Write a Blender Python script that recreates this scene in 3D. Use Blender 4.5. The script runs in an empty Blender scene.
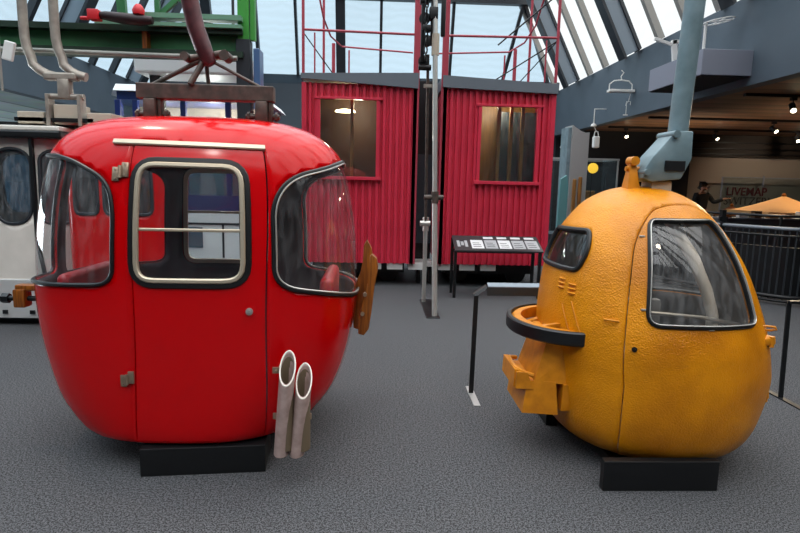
import bpy, bmesh, math, random
import numpy as np
from mathutils import Vector, Matrix
from mathutils.geometry import delaunay_2d_cdt
random.seed(7)
R_ = math.radians
SC = bpy.context.scene
COL = SC.collection

# ---------------------------------------------------------------- camera, sky, lights, exposure
def look(yaw, pitch, roll):
    y, p, r = R_(yaw), R_(pitch), R_(roll)
    f = Vector((math.sin(y)*math.cos(p), math.cos(y)*math.cos(p), -math.sin(p)))
    x = f.cross(Vector((0, 0, 1))).normalized(); u = x.cross(f)
    x2 = x*math.cos(r) + u*math.sin(r); u2 = -x*math.sin(r) + u*math.cos(r)
    return Matrix((x2, u2, -f)).transposed()
cam = bpy.data.cameras.new('camera'); cam.sensor_width = 36; cam.lens = 570/800*36
cam.clip_start = .05; cam.clip_end = 200
cam_o = bpy.data.objects.new('camera', cam); COL.objects.link(cam_o)
cam_o.location = (0, 0, 1.6); cam_o.rotation_euler = look(2.5, 8.4, 1.3).to_euler()
SC.camera = cam_o
SC.view_settings.view_transform = 'Standard'; SC.view_settings.look = 'None'
SC.view_settings.exposure = 0.0; SC.view_settings.gamma = 1
SC.view_settings.use_curve_mapping = False
SC.cycles.max_bounces = 10; SC.cycles.transparent_max_bounces = 16
SC.cycles.sample_clamp_indirect = 6; SC.cycles.caustics_reflective = False

SKY_HORIZON, SKY_ZENITH = 1.15, 4.2
w = bpy.data.worlds.new('overcast_sky'); SC.world = w; w.use_nodes = True
nt = w.node_tree; nt.nodes.clear()
out = nt.nodes.new('ShaderNodeOutputWorld'); bg = nt.nodes.new('ShaderNodeBackground')
tc = nt.nodes.new('ShaderNodeTexCoord'); sp = nt.nodes.new('ShaderNodeSeparateXYZ')
rp = nt.nodes.new('ShaderNodeValToRGB'); mr = nt.nodes.new('ShaderNodeMapRange')
nz = nt.nodes.new('ShaderNodeTexNoise'); mr2 = nt.nodes.new('ShaderNodeMapRange'); mu = nt.nodes.new('ShaderNodeMath')
nt.links.new(tc.outputs['Generated'], sp.inputs[0]); nt.links.new(sp.outputs[2], rp.inputs[0])
rp.color_ramp.elements[0].color = (.86, .94, 1, 1); rp.color_ramp.elements[0].position = 0
rp.color_ramp.elements[1].color = (.97, .98, 1, 1); rp.color_ramp.elements[1].position = .6
nt.links.new(sp.outputs[2], mr.inputs['Value'])
mr.inputs['From Min'].default_value = .3; mr.inputs['From Max'].default_value = .85
mr.inputs['To Min'].default_value = SKY_HORIZON; mr.inputs['To Max'].default_value = SKY_ZENITH
nt.links.new(tc.outputs['Generated'], nz.inputs['Vector']); nz.inputs['Scale'].default_value = 5
nt.links.new(nz.outputs['Fac'], mr2.inputs['Value'])
mr2.inputs['To Min'].default_value = .85; mr2.inputs['To Max'].default_value = 1.15
mu.operation = 'MULTIPLY'; nt.links.new(mr.outputs[0], mu.inputs[0]); nt.links.new(mr2.outputs[0], mu.inputs[1])
nt.links.new(rp.outputs[0], bg.inputs['Color']); nt.links.new(mu.outputs[0], bg.inputs['Strength'])
nt.links.new(bg.outputs[0], out.inputs[0])

def spot(name, loc, aim, power, color, size=60, radius=.08, blend=.5):
    l = bpy.data.lights.new(name, 'SPOT'); l.energy = power; l.color = color
    l.spot_size = R_(size); l.spot_blend = blend; l.shadow_soft_size = radius
    o = bpy.data.objects.new(name, l); COL.objects.link(o); o.location = loc
    o.rotation_euler = (Vector(aim)-Vector(loc)).to_track_quat('-Z', 'Y').to_euler()
    return o
spot('hall_spot_red', (-3.6, 4.6, 7.5), (-1.2, 3.0, 0), 300, (1, .80, .62), 34)
spot('front_fill_spot', (-2.2, -2.5, 7.5), (-1.0, 3.3, .9), 230, (1, .93, .86), 34, .3)  # fill from the front, added for the red cabin, no fitting
spot('hall_spot_yellow', (3.4, -2.0, 7.5), (1.7, 3.3, .8), 150, (1, .88, .74), 30, .3)
spot('silver_fill_spot', (-5.5, .5, 7.5), (-3.9, 6.3, 1.2), 520, (1, .96, .92), 26, .3)  # added without a fitting, lifts the silver cabin where the hall is dark
spot('wall_wash_spot', (11.8, 15.6, 3.1), (12.2, 17.9, 1.5), 90, (1, .82, .62), 110, .05, .8)
spot('tent_spot', (11.0, 12.2, 3.1), (10.6, 14.6, 1.2), 260, (1, .72, .42), 50, .05, .8)

spot('ceiling_bounce_fill', (8.0, 14.5, 1.2), (7.6, 15.0, 3.3), 160, (1, .74, .5), 120, .1, .9)  # both added as fill for bounced light on the plank ceiling, no fittings
spot('ceiling_bounce_fill', (9.5, 11.0, .6), (10.5, 11.5, 3.3), 220, (1, .80, .62), 130, .1, .9)
def area(name, loc, aim, sx, sy, power, color):
    l = bpy.data.lights.new(name, 'AREA'); l.shape = 'RECTANGLE'; l.size = sx; l.size_y = sy; l.energy = power; l.color = color
    o = bpy.data.objects.new(name, l); COL.objects.link(o); o.location = loc
    o.rotation_euler = (Vector(aim)-Vector(loc)).to_track_quat('-Z', 'Y').to_euler(); return o
area('left_soffit_fill', (-15.8, 13, 1.3), (-9, 13, 3.0), 12, 2.2, 1000, (.85, .95, 1))  # added area light brightening the left soffit; the left wall has no window

# ---------------------------------------------------------------- materials
def lin(h):
    c = [int(h[i:i+2], 16)/255 for i in (0, 2, 4)]
    return tuple((v/12.92 if v <= .04045 else ((v+.055)/1.055)**2.4) for v in c) + (1,)
MATS = {}
def mat(name, col, rough=.5, metal=0, coat=0, bump=None, vary=None, emit=0, ior=1.5, spec=.5):
    """bump=(scale, strength, distance); vary=(scale, hexcolour, low, high, stretch)"""
    if name in MATS: return MATS[name]
    m = bpy.data.materials.new(name); m.use_nodes = True; n = m.node_tree; b = n.nodes['Principled BSDF']
    b.inputs['Base Color'].default_value = lin(col); b.inputs['Roughness'].default_value = rough
    b.inputs['Metallic'].default_value = metal; b.inputs['Coat Weight'].default_value = coat
    b.inputs['Coat Roughness'].default_value = .06; b.inputs['IOR'].default_value = ior; b.inputs['Specular IOR Level'].default_value = spec
    t = n.nodes.new('ShaderNodeTexCoord')
    if vary:
        mp = n.nodes.new('ShaderNodeMapping'); n.links.new(t.outputs['Object'], mp.inputs[0])
        if len(vary) > 4: mp.inputs['Scale'].default_value = vary[4]
        x = n.nodes.new('ShaderNodeTexNoise'); x.inputs['Scale'].default_value = vary[0]; x.inputs['Detail'].default_value = 5
        n.links.new(mp.outputs[0], x.inputs['Vector'])
        r = n.nodes.new('ShaderNodeValToRGB'); n.links.new(x.outputs['Fac'], r.inputs[0])
        r.color_ramp.elements[0].position = vary[2]; r.color_ramp.elements[0].color = lin(col)
        r.color_ramp.elements[1].position = vary[3]; r.color_ramp.elements[1].color = lin(vary[1])
        n.links.new(r.outputs[0], b.inputs['Base Color'])
    if bump:
        x = n.nodes.new('ShaderNodeTexNoise'); x.inputs['Scale'].default_value = bump[0]; x.inputs['Detail'].default_value = 2
        n.links.new(t.outputs['Object'], x.inputs['Vector'])
        bp = n.nodes.new('ShaderNodeBump'); bp.inputs['Strength'].default_value = bump[1]; bp.inputs['Distance'].default_value = bump[2]
        n.links.new(x.outputs['Fac'], bp.inputs['Height']); n.links.new(bp.outputs[0], b.inputs['Normal'])
    if emit:
        b.inputs['Emission Color'].default_value = lin(col); b.inputs['Emission Strength'].default_value = emit
    MATS[name] = m; return m
def glass(name, tint='F4F8FA', haze=.04, gloss=1.0, rough=.02, hazecol='FFFFFF'):
    if name in MATS: return MATS[name]
    m = bpy.data.materials.new(name); m.use_nodes = True; n = m.node_tree; n.nodes.clear()
    o = n.nodes.new('ShaderNodeOutputMaterial'); tr = n.nodes.new('ShaderNodeBsdfTransparent'); tr.inputs[0].default_value = lin(tint)
    d = n.nodes.new('ShaderNodeBsdfDiffuse'); d.inputs[0].default_value = lin(hazecol)
    g = n.nodes.new('ShaderNodeBsdfGlossy'); g.inputs['Roughness'].default_value = rough
    m1 = n.nodes.new('ShaderNodeMixShader'); m2 = n.nodes.new('ShaderNodeMixShader')
    t = n.nodes.new('ShaderNodeTexCoord'); x = n.nodes.new('ShaderNodeTexNoise'); mp = n.nodes.new('ShaderNodeMapping')
    mp.inputs['Scale'].default_value = (9, 9, 2.5); n.links.new(t.outputs['Object'], mp.inputs[0]); n.links.new(mp.outputs[0], x.inputs['Vector'])
    x.inputs['Scale'].default_value = 3; x.inputs['Detail'].default_value = 6
    r = n.nodes.new('ShaderNodeMapRange'); r.inputs['From Min'].default_value = .4; r.inputs['From Max'].default_value = .75
    r.inputs['To Min'].default_value = haze*.5; r.inputs['To Max'].default_value = haze*2.5
    n.links.new(x.outputs['Fac'], r.inputs['Value']); n.links.new(r.outputs[0], m1.inputs[0])
    n.links.new(tr.outputs[0], m1.inputs[1]); n.links.new(d.outputs[0], m1.inputs[2])
    fr = n.nodes.new('ShaderNodeLayerWeight'); fr.inputs[0].default_value = .5      # facing: the same from both sides of the sheet
    pw = n.nodes.new('ShaderNodeMath'); pw.operation = 'POWER'; pw.inputs[1].default_value = 4
    n.links.new(fr.outputs['Facing'], pw.inputs[0])
    ml = n.nodes.new('ShaderNodeMath'); ml.operation = 'MULTIPLY_ADD'; ml.inputs[1].default_value = .6*gloss; ml.inputs[2].default_value = .06*gloss
    n.links.new(pw.outputs[0], ml.inputs[0]); n.links.new(ml.outputs[0], m2.inputs[0])
    n.links.new(m1.outputs[0], m2.inputs[1]); n.links.new(g.outputs[0], m2.inputs[2]); n.links.new(m2.outputs[0], o.inputs[0])
    MATS[name] = m; return m
def pane_mat(name, tint, lines=.10, diffuse=.06):
    m = bpy.data.materials.new(name); m.use_nodes = True; n = m.node_tree; n.nodes.clear()
    o = n.nodes.new('ShaderNodeOutputMaterial'); tr = n.nodes.new('ShaderNodeBsdfTransparent')
    d = n.nodes.new('ShaderNodeBsdfDiffuse'); d.inputs[0].default_value = (.8, .85, .88, 1)
    mx = n.nodes.new('ShaderNodeMixShader'); mx.inputs[0].default_value = diffuse
    t = n.nodes.new('ShaderNodeTexCoord'); wv = n.nodes.new('ShaderNodeTexWave'); wv.bands_direction = 'Z'
    wv.inputs['Scale'].default_value = 1.4; wv.inputs['Distortion'].default_value = 6; wv.inputs['Detail'].default_value = 2
    n.links.new(t.outputs['Object'], wv.inputs['Vector'])
    mc = n.nodes.new('ShaderNodeMix'); mc.data_type = 'RGBA'
    c = lin(tint); mc.inputs[6].default_value = c; mc.inputs[7].default_value = tuple(v*(1-lines*2) for v in c[:3]) + (1,)
    n.links.new(wv.outputs['Fac'], mc.inputs[0]); n.links.new(mc.outputs[2], tr.inputs[0])
    n.links.new(tr.outputs[0], mx.inputs[1]); n.links.new(d.outputs[0], mx.inputs[2]); n.links.new(mx.outputs[0], o.inputs[0])
    MATS[name] = m; return m

def carpet_mat():
    m = bpy.data.materials.new('speckled_grey_carpet'); m.use_nodes = True; n = m.node_tree; b = n.nodes['Principled BSDF']
    b.inputs['Roughness'].default_value = .95
    t = n.nodes.new('ShaderNodeTexCoord')
    a = n.nodes.new('ShaderNodeTexNoise'); a.inputs['Scale'].default_value = 150; a.inputs['Detail'].default_value = 3
    c = n.nodes.new('ShaderNodeTexNoise'); c.inputs['Scale'].default_value = 75; c.inputs['Detail'].default_value = 4
    n.links.new(t.outputs['Object'], a.inputs['Vector']); n.links.new(t.outputs['Object'], c.inputs['Vector'])
    s = n.nodes.new('ShaderNodeMath'); s.operation = 'MULTIPLY_ADD'; s.inputs[1].default_value = .6
    h = n.nodes.new('ShaderNodeMath'); h.operation = 'MULTIPLY'; h.inputs[1].default_value = .4
    n.links.new(c.outputs['Fac'], h.inputs[0]); n.links.new(a.outputs['Fac'], s.inputs[0]); n.links.new(h.outputs[0], s.inputs[2])
    r = n.nodes.new('ShaderNodeValToRGB'); n.links.new(s.outputs[0], r.inputs[0])
    r.color_ramp.elements[0].position = .42; r.color_ramp.elements[0].color = lin('131415')
    r.color_ramp.elements[1].position = .58; r.color_ramp.elements[1].color = lin('5F6063')
    n.links.new(r.outputs[0], b.inputs['Base Color'])
    bp = n.nodes.new('ShaderNodeBump'); bp.inputs['Strength'].default_value = .5; bp.inputs['Distance'].default_value = .006
    n.links.new(a.outputs['Fac'], bp.inputs['Height']); n.links.new(bp.outputs[0], b.inputs['Normal'])
    return m
def plank_mat(name, dark, light, axis, scale, rough=.5):
    m = bpy.data.materials.new(name); m.use_nodes = True; n = m.node_tree; b = n.nodes['Principled BSDF']
    b.inputs['Roughness'].default_value = rough
    t = n.nodes.new('ShaderNodeTexCoord'); wv = n.nodes.new('ShaderNodeTexWave'); wv.bands_direction = axis; wv.wave_profile = 'SAW'
    wv.inputs['Scale'].default_value = scale; n.links.new(t.outputs['Object'], wv.inputs['Vector'])
    x = n.nodes.new('ShaderNodeTexNoise'); x.inputs['Scale'].default_value = 2.5; x.inputs['Detail'].default_value = 4
    n.links.new(t.outputs['Object'], x.inputs['Vector'])
    r = n.nodes.new('ShaderNodeValToRGB'); r.color_ramp.elements[0].position = .0; r.color_ramp.elements[0].color = (.004, .003, .003, 1)
    e = r.color_ramp.elements.new(.10); e.color = lin(dark); r.color_ramp.elements[2].position = 1; r.color_ramp.elements[2].color = lin(light)
    n.links.new(wv.outputs['Fac'], r.inputs[0])
    mx = n.nodes.new('ShaderNodeMix'); mx.data_type = 'RGBA'; mx.blend_type = 'MULTIPLY'; mx.inputs[0].default_value = .5
    n.links.new(r.outputs[0], mx.inputs[6]); n.links.new(x.outputs['Color'], mx.inputs[7]); n.links.new(mx.outputs[2], b.inputs['Base Color'])
    return m
def hammered_yellow():
    m = bpy.data.materials.new('hammered_yellow_paint'); m.use_nodes = True; n = m.node_tree; b = n.nodes['Principled BSDF']
    b.inputs['Roughness'].default_value = .30; b.inputs['Specular IOR Level'].default_value = .4
    t = n.nodes.new('ShaderNodeTexCoord')
    x = n.nodes.new('ShaderNodeTexNoise'); x.inputs['Scale'].default_value = 3; x.inputs['Detail'].default_value = 6
    n.links.new(t.outputs['Object'], x.inputs['Vector'])
    r = n.nodes.new('ShaderNodeValToRGB'); n.links.new(x.outputs['Fac'], r.inputs[0])
    r.color_ramp.elements[0].position = .30; r.color_ramp.elements[0].color = lin('BE7006')
    r.color_ramp.elements[1].position = .62; r.color_ramp.elements[1].color = lin('E8930C')
    n.links.new(r.outputs[0], b.inputs['Base Color'])
    v = n.nodes.new('ShaderNodeTexNoise'); v.inputs['Scale'].default_value = 115; v.inputs['Detail'].default_value = 2
    v2 = n.nodes.new('ShaderNodeTexNoise'); v2.inputs['Scale'].default_value = 7; v2.inputs['Detail'].default_value = 2
    n.links.new(t.outputs['Object'], v.inputs['Vector']); n.links.new(t.outputs['Object'], v2.inputs['Vector'])
    b1 = n.nodes.new('ShaderNodeBump'); b1.inputs['Strength'].default_value = .8; b1.inputs['Distance'].default_value = .006
    b2 = n.nodes.new('ShaderNodeBump'); b2.inputs['Strength'].default_value = .35; b2.inputs['Distance'].default_value = .02
    n.links.new(v2.outputs['Fac'], b2.inputs['Height']); n.links.new(b2.outputs[0], b1.inputs['Normal'])
    n.links.new(v.outputs['Fac'], b1.inputs['Height']); n.links.new(b1.outputs[0], b.inputs['Normal'])
    return m

M = dict(
 carpet=carpet_mat(), fascia=mat('slate_blue_cladding', '48555F', .55, bump=(3, .1, .01), vary=(1.2, '525F6A', .3, .8)),
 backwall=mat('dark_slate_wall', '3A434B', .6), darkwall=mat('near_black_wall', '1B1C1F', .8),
 steel=mat('grey_steel_rafter', '77848F', .5), darksteel=mat('dark_steel', '23282E', .5), mullion=mat('taupe_mullion', '8C8A85', .5),
 pane_back=pane_mat('frosted_blue_glazing', 'CFE4EF', .02), pane_right=pane_mat('white_glazing', 'FFFFFC', .01, .03), pane_top=pane_mat('clear_top_glazing', 'FBFDFF', .03, .04),
 plank=plank_mat('brown_plank_ceiling', '6E523F', '9A7458', 'Y', .55), soffit=plank_mat('pale_green_grey_soffit', '9FB0B2', 'B9C8C8', 'X', .25),
 livewall=mat('beige_plaster', '968A7E', .8),
 red=mat('gloss_red_paint', 'CC0006', .16, spec=.34, bump=(2.2, .12, .01)), redinner=mat('dark_maroon_lining', '51444A', .55),
 redbuild=mat('raspberry_red_sheet_metal', 'D8344C', .38, vary=(3, 'CB2C44', .3, .75)), rededge=mat('dull_red_steel', 'A83848', .45),
 black=mat('black_paint', '0D0E10', .45), rubber=mat('black_rubber', '131416', .42), blackmetal=mat('black_metal', '1A1C1E', .4, .3),
 yellow=hammered_yellow(), yellowpart=mat('yellow_painted_steel', 'D98A14', .4, bump=(30, .3, .003), vary=(12, 'B86E0E', .4, .75)),
 yelinner=mat('grey_brown_lining', '98928C', .6), chrome=mat('brushed_aluminium', 'C9C6BF', .3, .6), frame=mat('cream_aluminium', 'CFC0A8', .35, .5),
 hinge=mat('worn_brass_steel', 'A8927C', .4, .7, bump=(60, .4, .003)), rust=mat('rusty_brown_steel', '473F39', .5, .2, bump=(40, .3, .003), vary=(18, '62524A', .4, .7)),
 arm=mat('oxide_red_steel', '5A2C30', .35, .2, vary=(14, '3E2226', .4, .7)), holder=mat('pinkish_grey_painted_pipe', 'B79E97', .5, .1, vary=(20, 'A08880', .4, .7)), holderrim=mat('pale_pipe_rim', 'E9E2D6', .5),
 holderin=mat('brown_pipe_inside', '6B5C48', .7), wood=mat('varnished_wood', '6E3A10', .35, vary=(6, 'A35E1C', .35, .65, (14, 14, 1))),
 woodedge=mat('dark_wood_edge', '4E2A14', .5), roofgrey=mat('grey_flashing', '7C838B', .5), flash=mat('slate_flashing', '666E76', .5), white=mat('white_paint', 'DADAD6', .5),
 silver=mat('silver_sheet', 'DAD4CA', .35, .0, vary=(4, 'EAE4DA', .3, .7)), silverlow=mat('scuffed_white_panel', 'CFCFCD', .45, .3, bump=(8, .3, .01)),
 barm=mat('lit_black_bar', '3C4044', .4, .3), beige=mat('beige_painted_steel', 'B9AD9B', .6), hanger=mat('weathered_grey_tube', 'A49C90', .45, .3, vary=(10, '8A8078', .35, .7)),  # barm: grey put into the black bars for the light they catch
 green=mat('machine_green_paint', '2F6B3F', .45, vary=(5, '3B7A4A', .3, .7)), greendark=mat('dark_green_paint', '18301F', .5), greenlight=mat('pale_green_paint', '6E9C80', .45),
 greenbright=mat('bright_green_paint', '3F9A3A', .45), signalred=mat('signal_red', 'D8262E', .4), rope=mat('steel_rope', '9A9890', .5, .5, bump=(90, .8, .004)),
 tint_solid=mat('blue_grey_plate', '4A6890', .3), navy=mat('navy_blue_paint', '1E2F6B', .3, coat=.5), railwhite=mat('railcar_white', 'EDF3F2', .4), cream=mat('cream_interior', '9B8E80', .7),
 teal=mat('weathered_teal_paint', '7E949B', .42, .15, bump=(25, .25, .004), vary=(7, '647A80', .35, .7)), tealbright=mat('turquoise_panel', '5E9496', .4),
 brushed=mat('brushed_steel', 'B4B4B2', .35, .4), oak=mat('oak_panelling', '9A6A30', .5, vary=(4, '7E5324', .35, .7, (8, 8, 1))), darkoak=mat('dark_brown_interior', '50341F', .6),
 seat=mat('red_seat_vinyl', 'B01822', .4), panelgrey=mat('grey_print', 'A9ABAD', .5), panelwhite=mat('white_print', 'DADBDB', .5), panelblack=mat('black_print', '2A2B2E', .35),
 shelf=mat('lilac_grey_shelf', '7F8390', .5), canvas=mat('peach_canvas', 'E8B47A', .8), darkred=mat('dark_red_lettering', '6E1420', .6), taupe=mat('brown_grey_lettering', '4C3B36', .6),
 skin=mat('skin', 'B07F66', .6), hair=mat('dark_hair', '15110F', .7), cloth=mat('black_clothing', '0E0F12', .85), denim=mat('dark_trousers', '16181F', .9),
 glass=glass('thin_clear_glass', haze=.008), scratch=glass('scratched_acrylic', 'F6F8FA', .03, .9, .04), dark_glass=glass('smoky_glass', 'E4E0DA', .045, .9, .02), tint_glass=glass('blue_tinted_glass', '8FB8CC', .06, 1.8, .03),
 case_glass=glass('showcase_glass', 'EAF2F4', .008, .8, .02), lampglow=mat('warm_lamp', 'FFE2A8', .5, emit=12), spotglow=mat('spot_lens', 'FFF0CC', .5, emit=9), amber=mat('amber_disc', 'FFC23A', .5, emit=1.2),
)

# ---------------------------------------------------------------- building helpers
def thing(name, label, cat, loc=(0, 0, 0), group=None):
    o = bpy.data.objects.new(name, None); o.empty_display_size = .1; COL.objects.link(o); o.location = loc
    o['label'] = label; o['category'] = cat
    if group: o['group'] = group
    return o
def tag(o, label, cat, group=None, kind=None):
    o['label'] = label; o['category'] = cat
    if group: o['group'] = group
    if kind: o['kind'] = kind
    return o
def worldloc(o):
    v = Vector((0, 0, 0))
    while o: v += o.location; o = o.parent
    return v
class MB:
    def __init__(s): s.bm = bmesh.new()
    def box(s, a, b, bev=0, rot=None, pivot=None, seg=2):
        a, b = Vector(a), Vector(b); c = (a+b)/2; d = b-a
        r = bmesh.ops.create_cube(s.bm, size=1, matrix=Matrix.Translation(c) @ Matrix.Diagonal((abs(d.x), abs(d.y), abs(d.z), 1)))
        vs = r['verts']
        if bev:
            es = list({e for v in vs for e in v.link_edges})
            rr = bmesh.ops.bevel(s.bm, geom=es, offset=bev, segments=seg, profile=.5, affect='EDGES'); vs = list({v for f in rr['faces'] for v in f.verts})
        if rot: bmesh.ops.rotate(s.bm, verts=vs, cent=Vector(pivot) if pivot else c, matrix=rot)
        return s
    def cyl(s, p, q, r, seg=16, r2=None, caps=True):
        p, q = Vector(p), Vector(q); d = q-p
        m = Matrix.Translation((p+q)/2) @ d.to_track_quat('Z', 'Y').to_matrix().to_4x4()
        bmesh.ops.create_cone(s.bm, cap_ends=caps, segments=seg, radius1=r, radius2=r if r2 is None else r2, depth=d.length, matrix=m); return s
    def beam(s, p, q, wx, wy, up=(0, 0, 1)):
        p, q = Vector(p), Vector(q); d = (q-p).normalized(); x = d.cross(Vector(up)).normalized(); y = x.cross(d)
        vs = [s.bm.verts.new(c + x*sx*wx/2 + y*sy*wy/2) for c in (p, q) for sx, sy in ((-1, -1), (1, -1), (1, 1), (-1, 1))]
        for f in ((3, 2, 1, 0), (4, 5, 6, 7), (0, 1, 5, 4), (1, 2, 6, 5), (2, 3, 7, 6), (3, 0, 4, 7)): s.bm.faces.new([vs[i] for i in f])
        return s
    def tube(s, pts, r, seg=12, closed=False, caps=True):
        pts = [Vector(p) for p in pts]; n = len(pts); rings = []; prev = None
        for i, p in enumerate(pts):
            a = pts[i-1] if (i or closed) else p; b = pts[(i+1) % n] if (i < n-1 or closed) else p
            t = (b-a).normalized()
            if prev is None: x = t.orthogonal().normalized()
            else: x = (prev - t*prev.dot(t)).normalized()
            prev = x; y = t.cross(x); ri = r[i] if isinstance(r, (list, tuple)) else r
            rings.append([s.bm.verts.new(p + (x*math.cos(k*2*math.pi/seg) + y*math.sin(k*2*math.pi/seg))*ri) for k in range(seg)])
        for i in range(n if closed else n-1):
            A, B = rings[i], rings[(i+1) % n]
            for k in range(seg): s.bm.faces.new((A[k], A[(k+1) % seg], B[(k+1) % seg], B[k]))
        if caps and not closed: s.bm.faces.new(rings[0][::-1]); s.bm.faces.new(rings[-1])
        return s
    def sweep(s, pts, nrm, sec, closed=True):
        n = len(pts); rings = []
        for i in range(n):
            a = pts[i-1] if (i or closed) else pts[i]; b = pts[(i+1) % n] if (i < n-1 or closed) else pts[i]
            t = (b-a).normalized(); N = nrm[i]; N = (N - t*N.dot(t)).normalized(); B = t.cross(N)
            rings.append([s.bm.verts.new(pts[i] + B*u + N*v) for u, v in sec])
        m = len(sec)
        for i in range(n if closed else n-1):
            A, B = rings[i], rings[(i+1) % n]
            for k in range(m): s.bm.faces.new((A[k], A[(k+1) % m], B[(k+1) % m], B[k]))
        if not closed: s.bm.faces.new(rings[0][::-1]); s.bm.faces.new(rings[-1])
        return s
    def prism(s, poly, v, hole=None):
        v = Vector(v); A = [s.bm.verts.new(Vector(p)) for p in poly]; B = [s.bm.verts.new(Vector(p)+v) for p in poly]; n = len(A)
        s.bm.faces.new(A); s.bm.faces.new(B[::-1])
        for k in range(n): s.bm.faces.new((A[(k+1) % n], A[k], B[k], B[(k+1) % n]))
        return s
    def quad(s, *p): s.bm.faces.new([s.bm.verts.new(Vector(q)) for q in p]); return s
    def lathe(s, c, prof, axis='Z', seg=24):
        rot = {'Z': Matrix.Identity(3), 'Y': Matrix.Rotation(R_(90), 3, 'X'), 'X': Matrix.Rotation(R_(90), 3, 'Y')}[axis]
        c = Vector(c); rings = [[s.bm.verts.new(c + rot @ Vector((r*math.cos(k*2*math.pi/seg), r*math.sin(k*2*math.pi/seg), z))) for k in range(seg)] for r, z in prof]
        for A, B in zip(rings, rings[1:]):
            for k in range(seg): s.bm.faces.new((A[k], A[(k+1) % seg], B[(k+1) % seg], B[k]))
        s.bm.faces.new(rings[0][::-1]); s.bm.faces.new(rings[-1]); return s
    def build(s, name, m, parent=None, smooth=None, kind=None, label=None, fix=True):
        if fix: bmesh.ops.recalc_face_normals(s.bm, faces=s.bm.faces[:])
        me = bpy.data.meshes.new(name); base = worldloc(parent) if parent else Vector((0, 0, 0))
        if parent: bmesh.ops.translate(s.bm, verts=s.bm.verts[:], vec=-base)
        s.bm.to_mesh(me); s.bm.free()
        for mm in (m if isinstance(m, (list, tuple)) else [m]): me.materials.append(mm)
        if smooth is not None:
            me.shade_smooth()
            if smooth > 0: me.set_sharp_from_angle(angle=R_(smooth))
        o = bpy.data.objects.new(name, me); COL.objects.link(o)
        if parent: o.parent = parent
        if kind: o['kind'] = kind
        if label: o['label'] = label
        return o
def struct(name, mb, m, smooth=None): return mb.build(name, m, None, smooth, 'structure')
def copy_tree(o, loc=None, label=None):
    c = o.copy(); COL.objects.link(c)
    if loc: c.location = loc
    if label: c['label'] = label
    for ch in o.children:
        d = ch.copy(); COL.objects.link(d); d.parent = c
        for g in ch.children: e = g.copy(); COL.objects.link(e); e.parent = d
    return c

# egg-shaped hulls: superellipse sections along a profile, addressed by (angle, distance along the profile)
K = .0125
def lerp(tab, z):
    if z <= tab[0][0]: return tab[0][1]
    for (a, b), (c, d) in zip(tab, tab[1:]):
        if z <= c: return b+(d-b)*(z-a)/(c-a)
    return tab[-1][1]
class Egg:
    def __init__(s, cy, n, cxs, prof):
        s.cy, s.n, s.cxs, s.p = cy, n, cxs, prof; s.T = [0]
        for u, v in zip(prof, prof[1:]): s.T.append(s.T[-1]+max(.004, math.hypot(v[0]-u[0], v[1]-u[1])))
        s.L = s.T[-1]; s.cache = {}
    def prof(s, t):
        t = min(max(t, 0), s.L-1e-9)
        if t in s.cache: return s.cache[t]
        i = 0
        while s.T[i+1] < t: i += 1
        p = s.p; m = len(p)-1; P = [p[max(0, i-1)], p[i], p[i+1], p[min(m, i+2)]]
        u = (t-s.T[i])/(s.T[i+1]-s.T[i]); h = s.T[i+1]-s.T[i]
        d0 = h/(s.T[i+1]-s.T[max(0, i-1)]) if i > 0 else 1
        d1 = h/(s.T[min(m, i+2)]-s.T[i]) if i < m-1 else 1
        o = []
        for k in range(3):
            m0 = (P[2][k]-P[0][k])*d0; m1 = (P[3][k]-P[1][k])*d1; u2 = u*u; u3 = u2*u
            o.append((2*u3-3*u2+1)*P[1][k]+(u3-2*u2+u)*m0+(-2*u3+3*u2)*P[2][k]+(u3-u2)*m1)
        s.cache[t] = o; return o
    def S(s, ph, t):
        z, a, b = s.prof(t); a = max(a, 1e-4); b = max(b, 1e-4); c = math.cos(R_(ph)); q = math.sin(R_(ph))
        r = 1/((abs(c/a)**s.n+abs(q/b)**s.n)**(1/s.n))
        return Vector((lerp(s.cxs, z)+r*c, s.cy-r*q, z))
    def N(s, ph, t):
        t0, t1 = max(0, t-.004), min(s.L-1e-6, t+.004)
        return ((s.S(ph, t1)-s.S(ph, t0)).cross(s.S(ph+.3, t)-s.S(ph-.3, t))).normalized()
    def at(s, ph, t, off=0): return s.S(ph, t) + s.N(ph, t)*off
def rloop(poly, rad, N=6):
    """rounded polygon in (degrees, metres)"""
    P = [Vector((a*K, b)) for a, b in poly]; out = []; n = len(P)
    for i in range(n):
        p0, p, p1 = P[i-1], P[i], P[(i+1) % n]; r = rad[i] if isinstance(rad, (list, tuple)) else rad
        if r <= 0: out.append(p); continue
        a = p+(p0-p).normalized()*min(r, (p0-p).length*.49); b = p+(p1-p).normalized()*min(r, (p1-p).length*.49)
        for k in range(N):
            u = k/(N-1); out.append(a*(1-u)**2+p*2*u*(1-u)+b*u*u)
    return out
def mirror(lp, a=360): return [Vector((a*K-p.x, p.y)) for p in lp][::-1]
def grow(lp, d):
    n = len(lp); area = sum(lp[i-1].x*lp[i].y-lp[i].x*lp[i-1].y for i in range(n)); sg = 1 if area > 0 else -1; o = []
    for i in range(n):
        t = (lp[(i+1) % n]-lp[i-1])
        if t.length < 1e-9: o.append(lp[i]); continue
        t.normalize(); o.append(lp[i] + Vector((t.y, -t.x))*d*sg)
    return o
def resamp(lp, step):
    o = []; n = len(lp)
    for i in range(n):
        a, b = lp[i], lp[(i+1) % n]; L = (b-a).length
        if L < 1e-6: continue
        k = max(1, round(L/step)); o += [a+(b-a)*j/k for j in range(k)]
    return o
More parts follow.
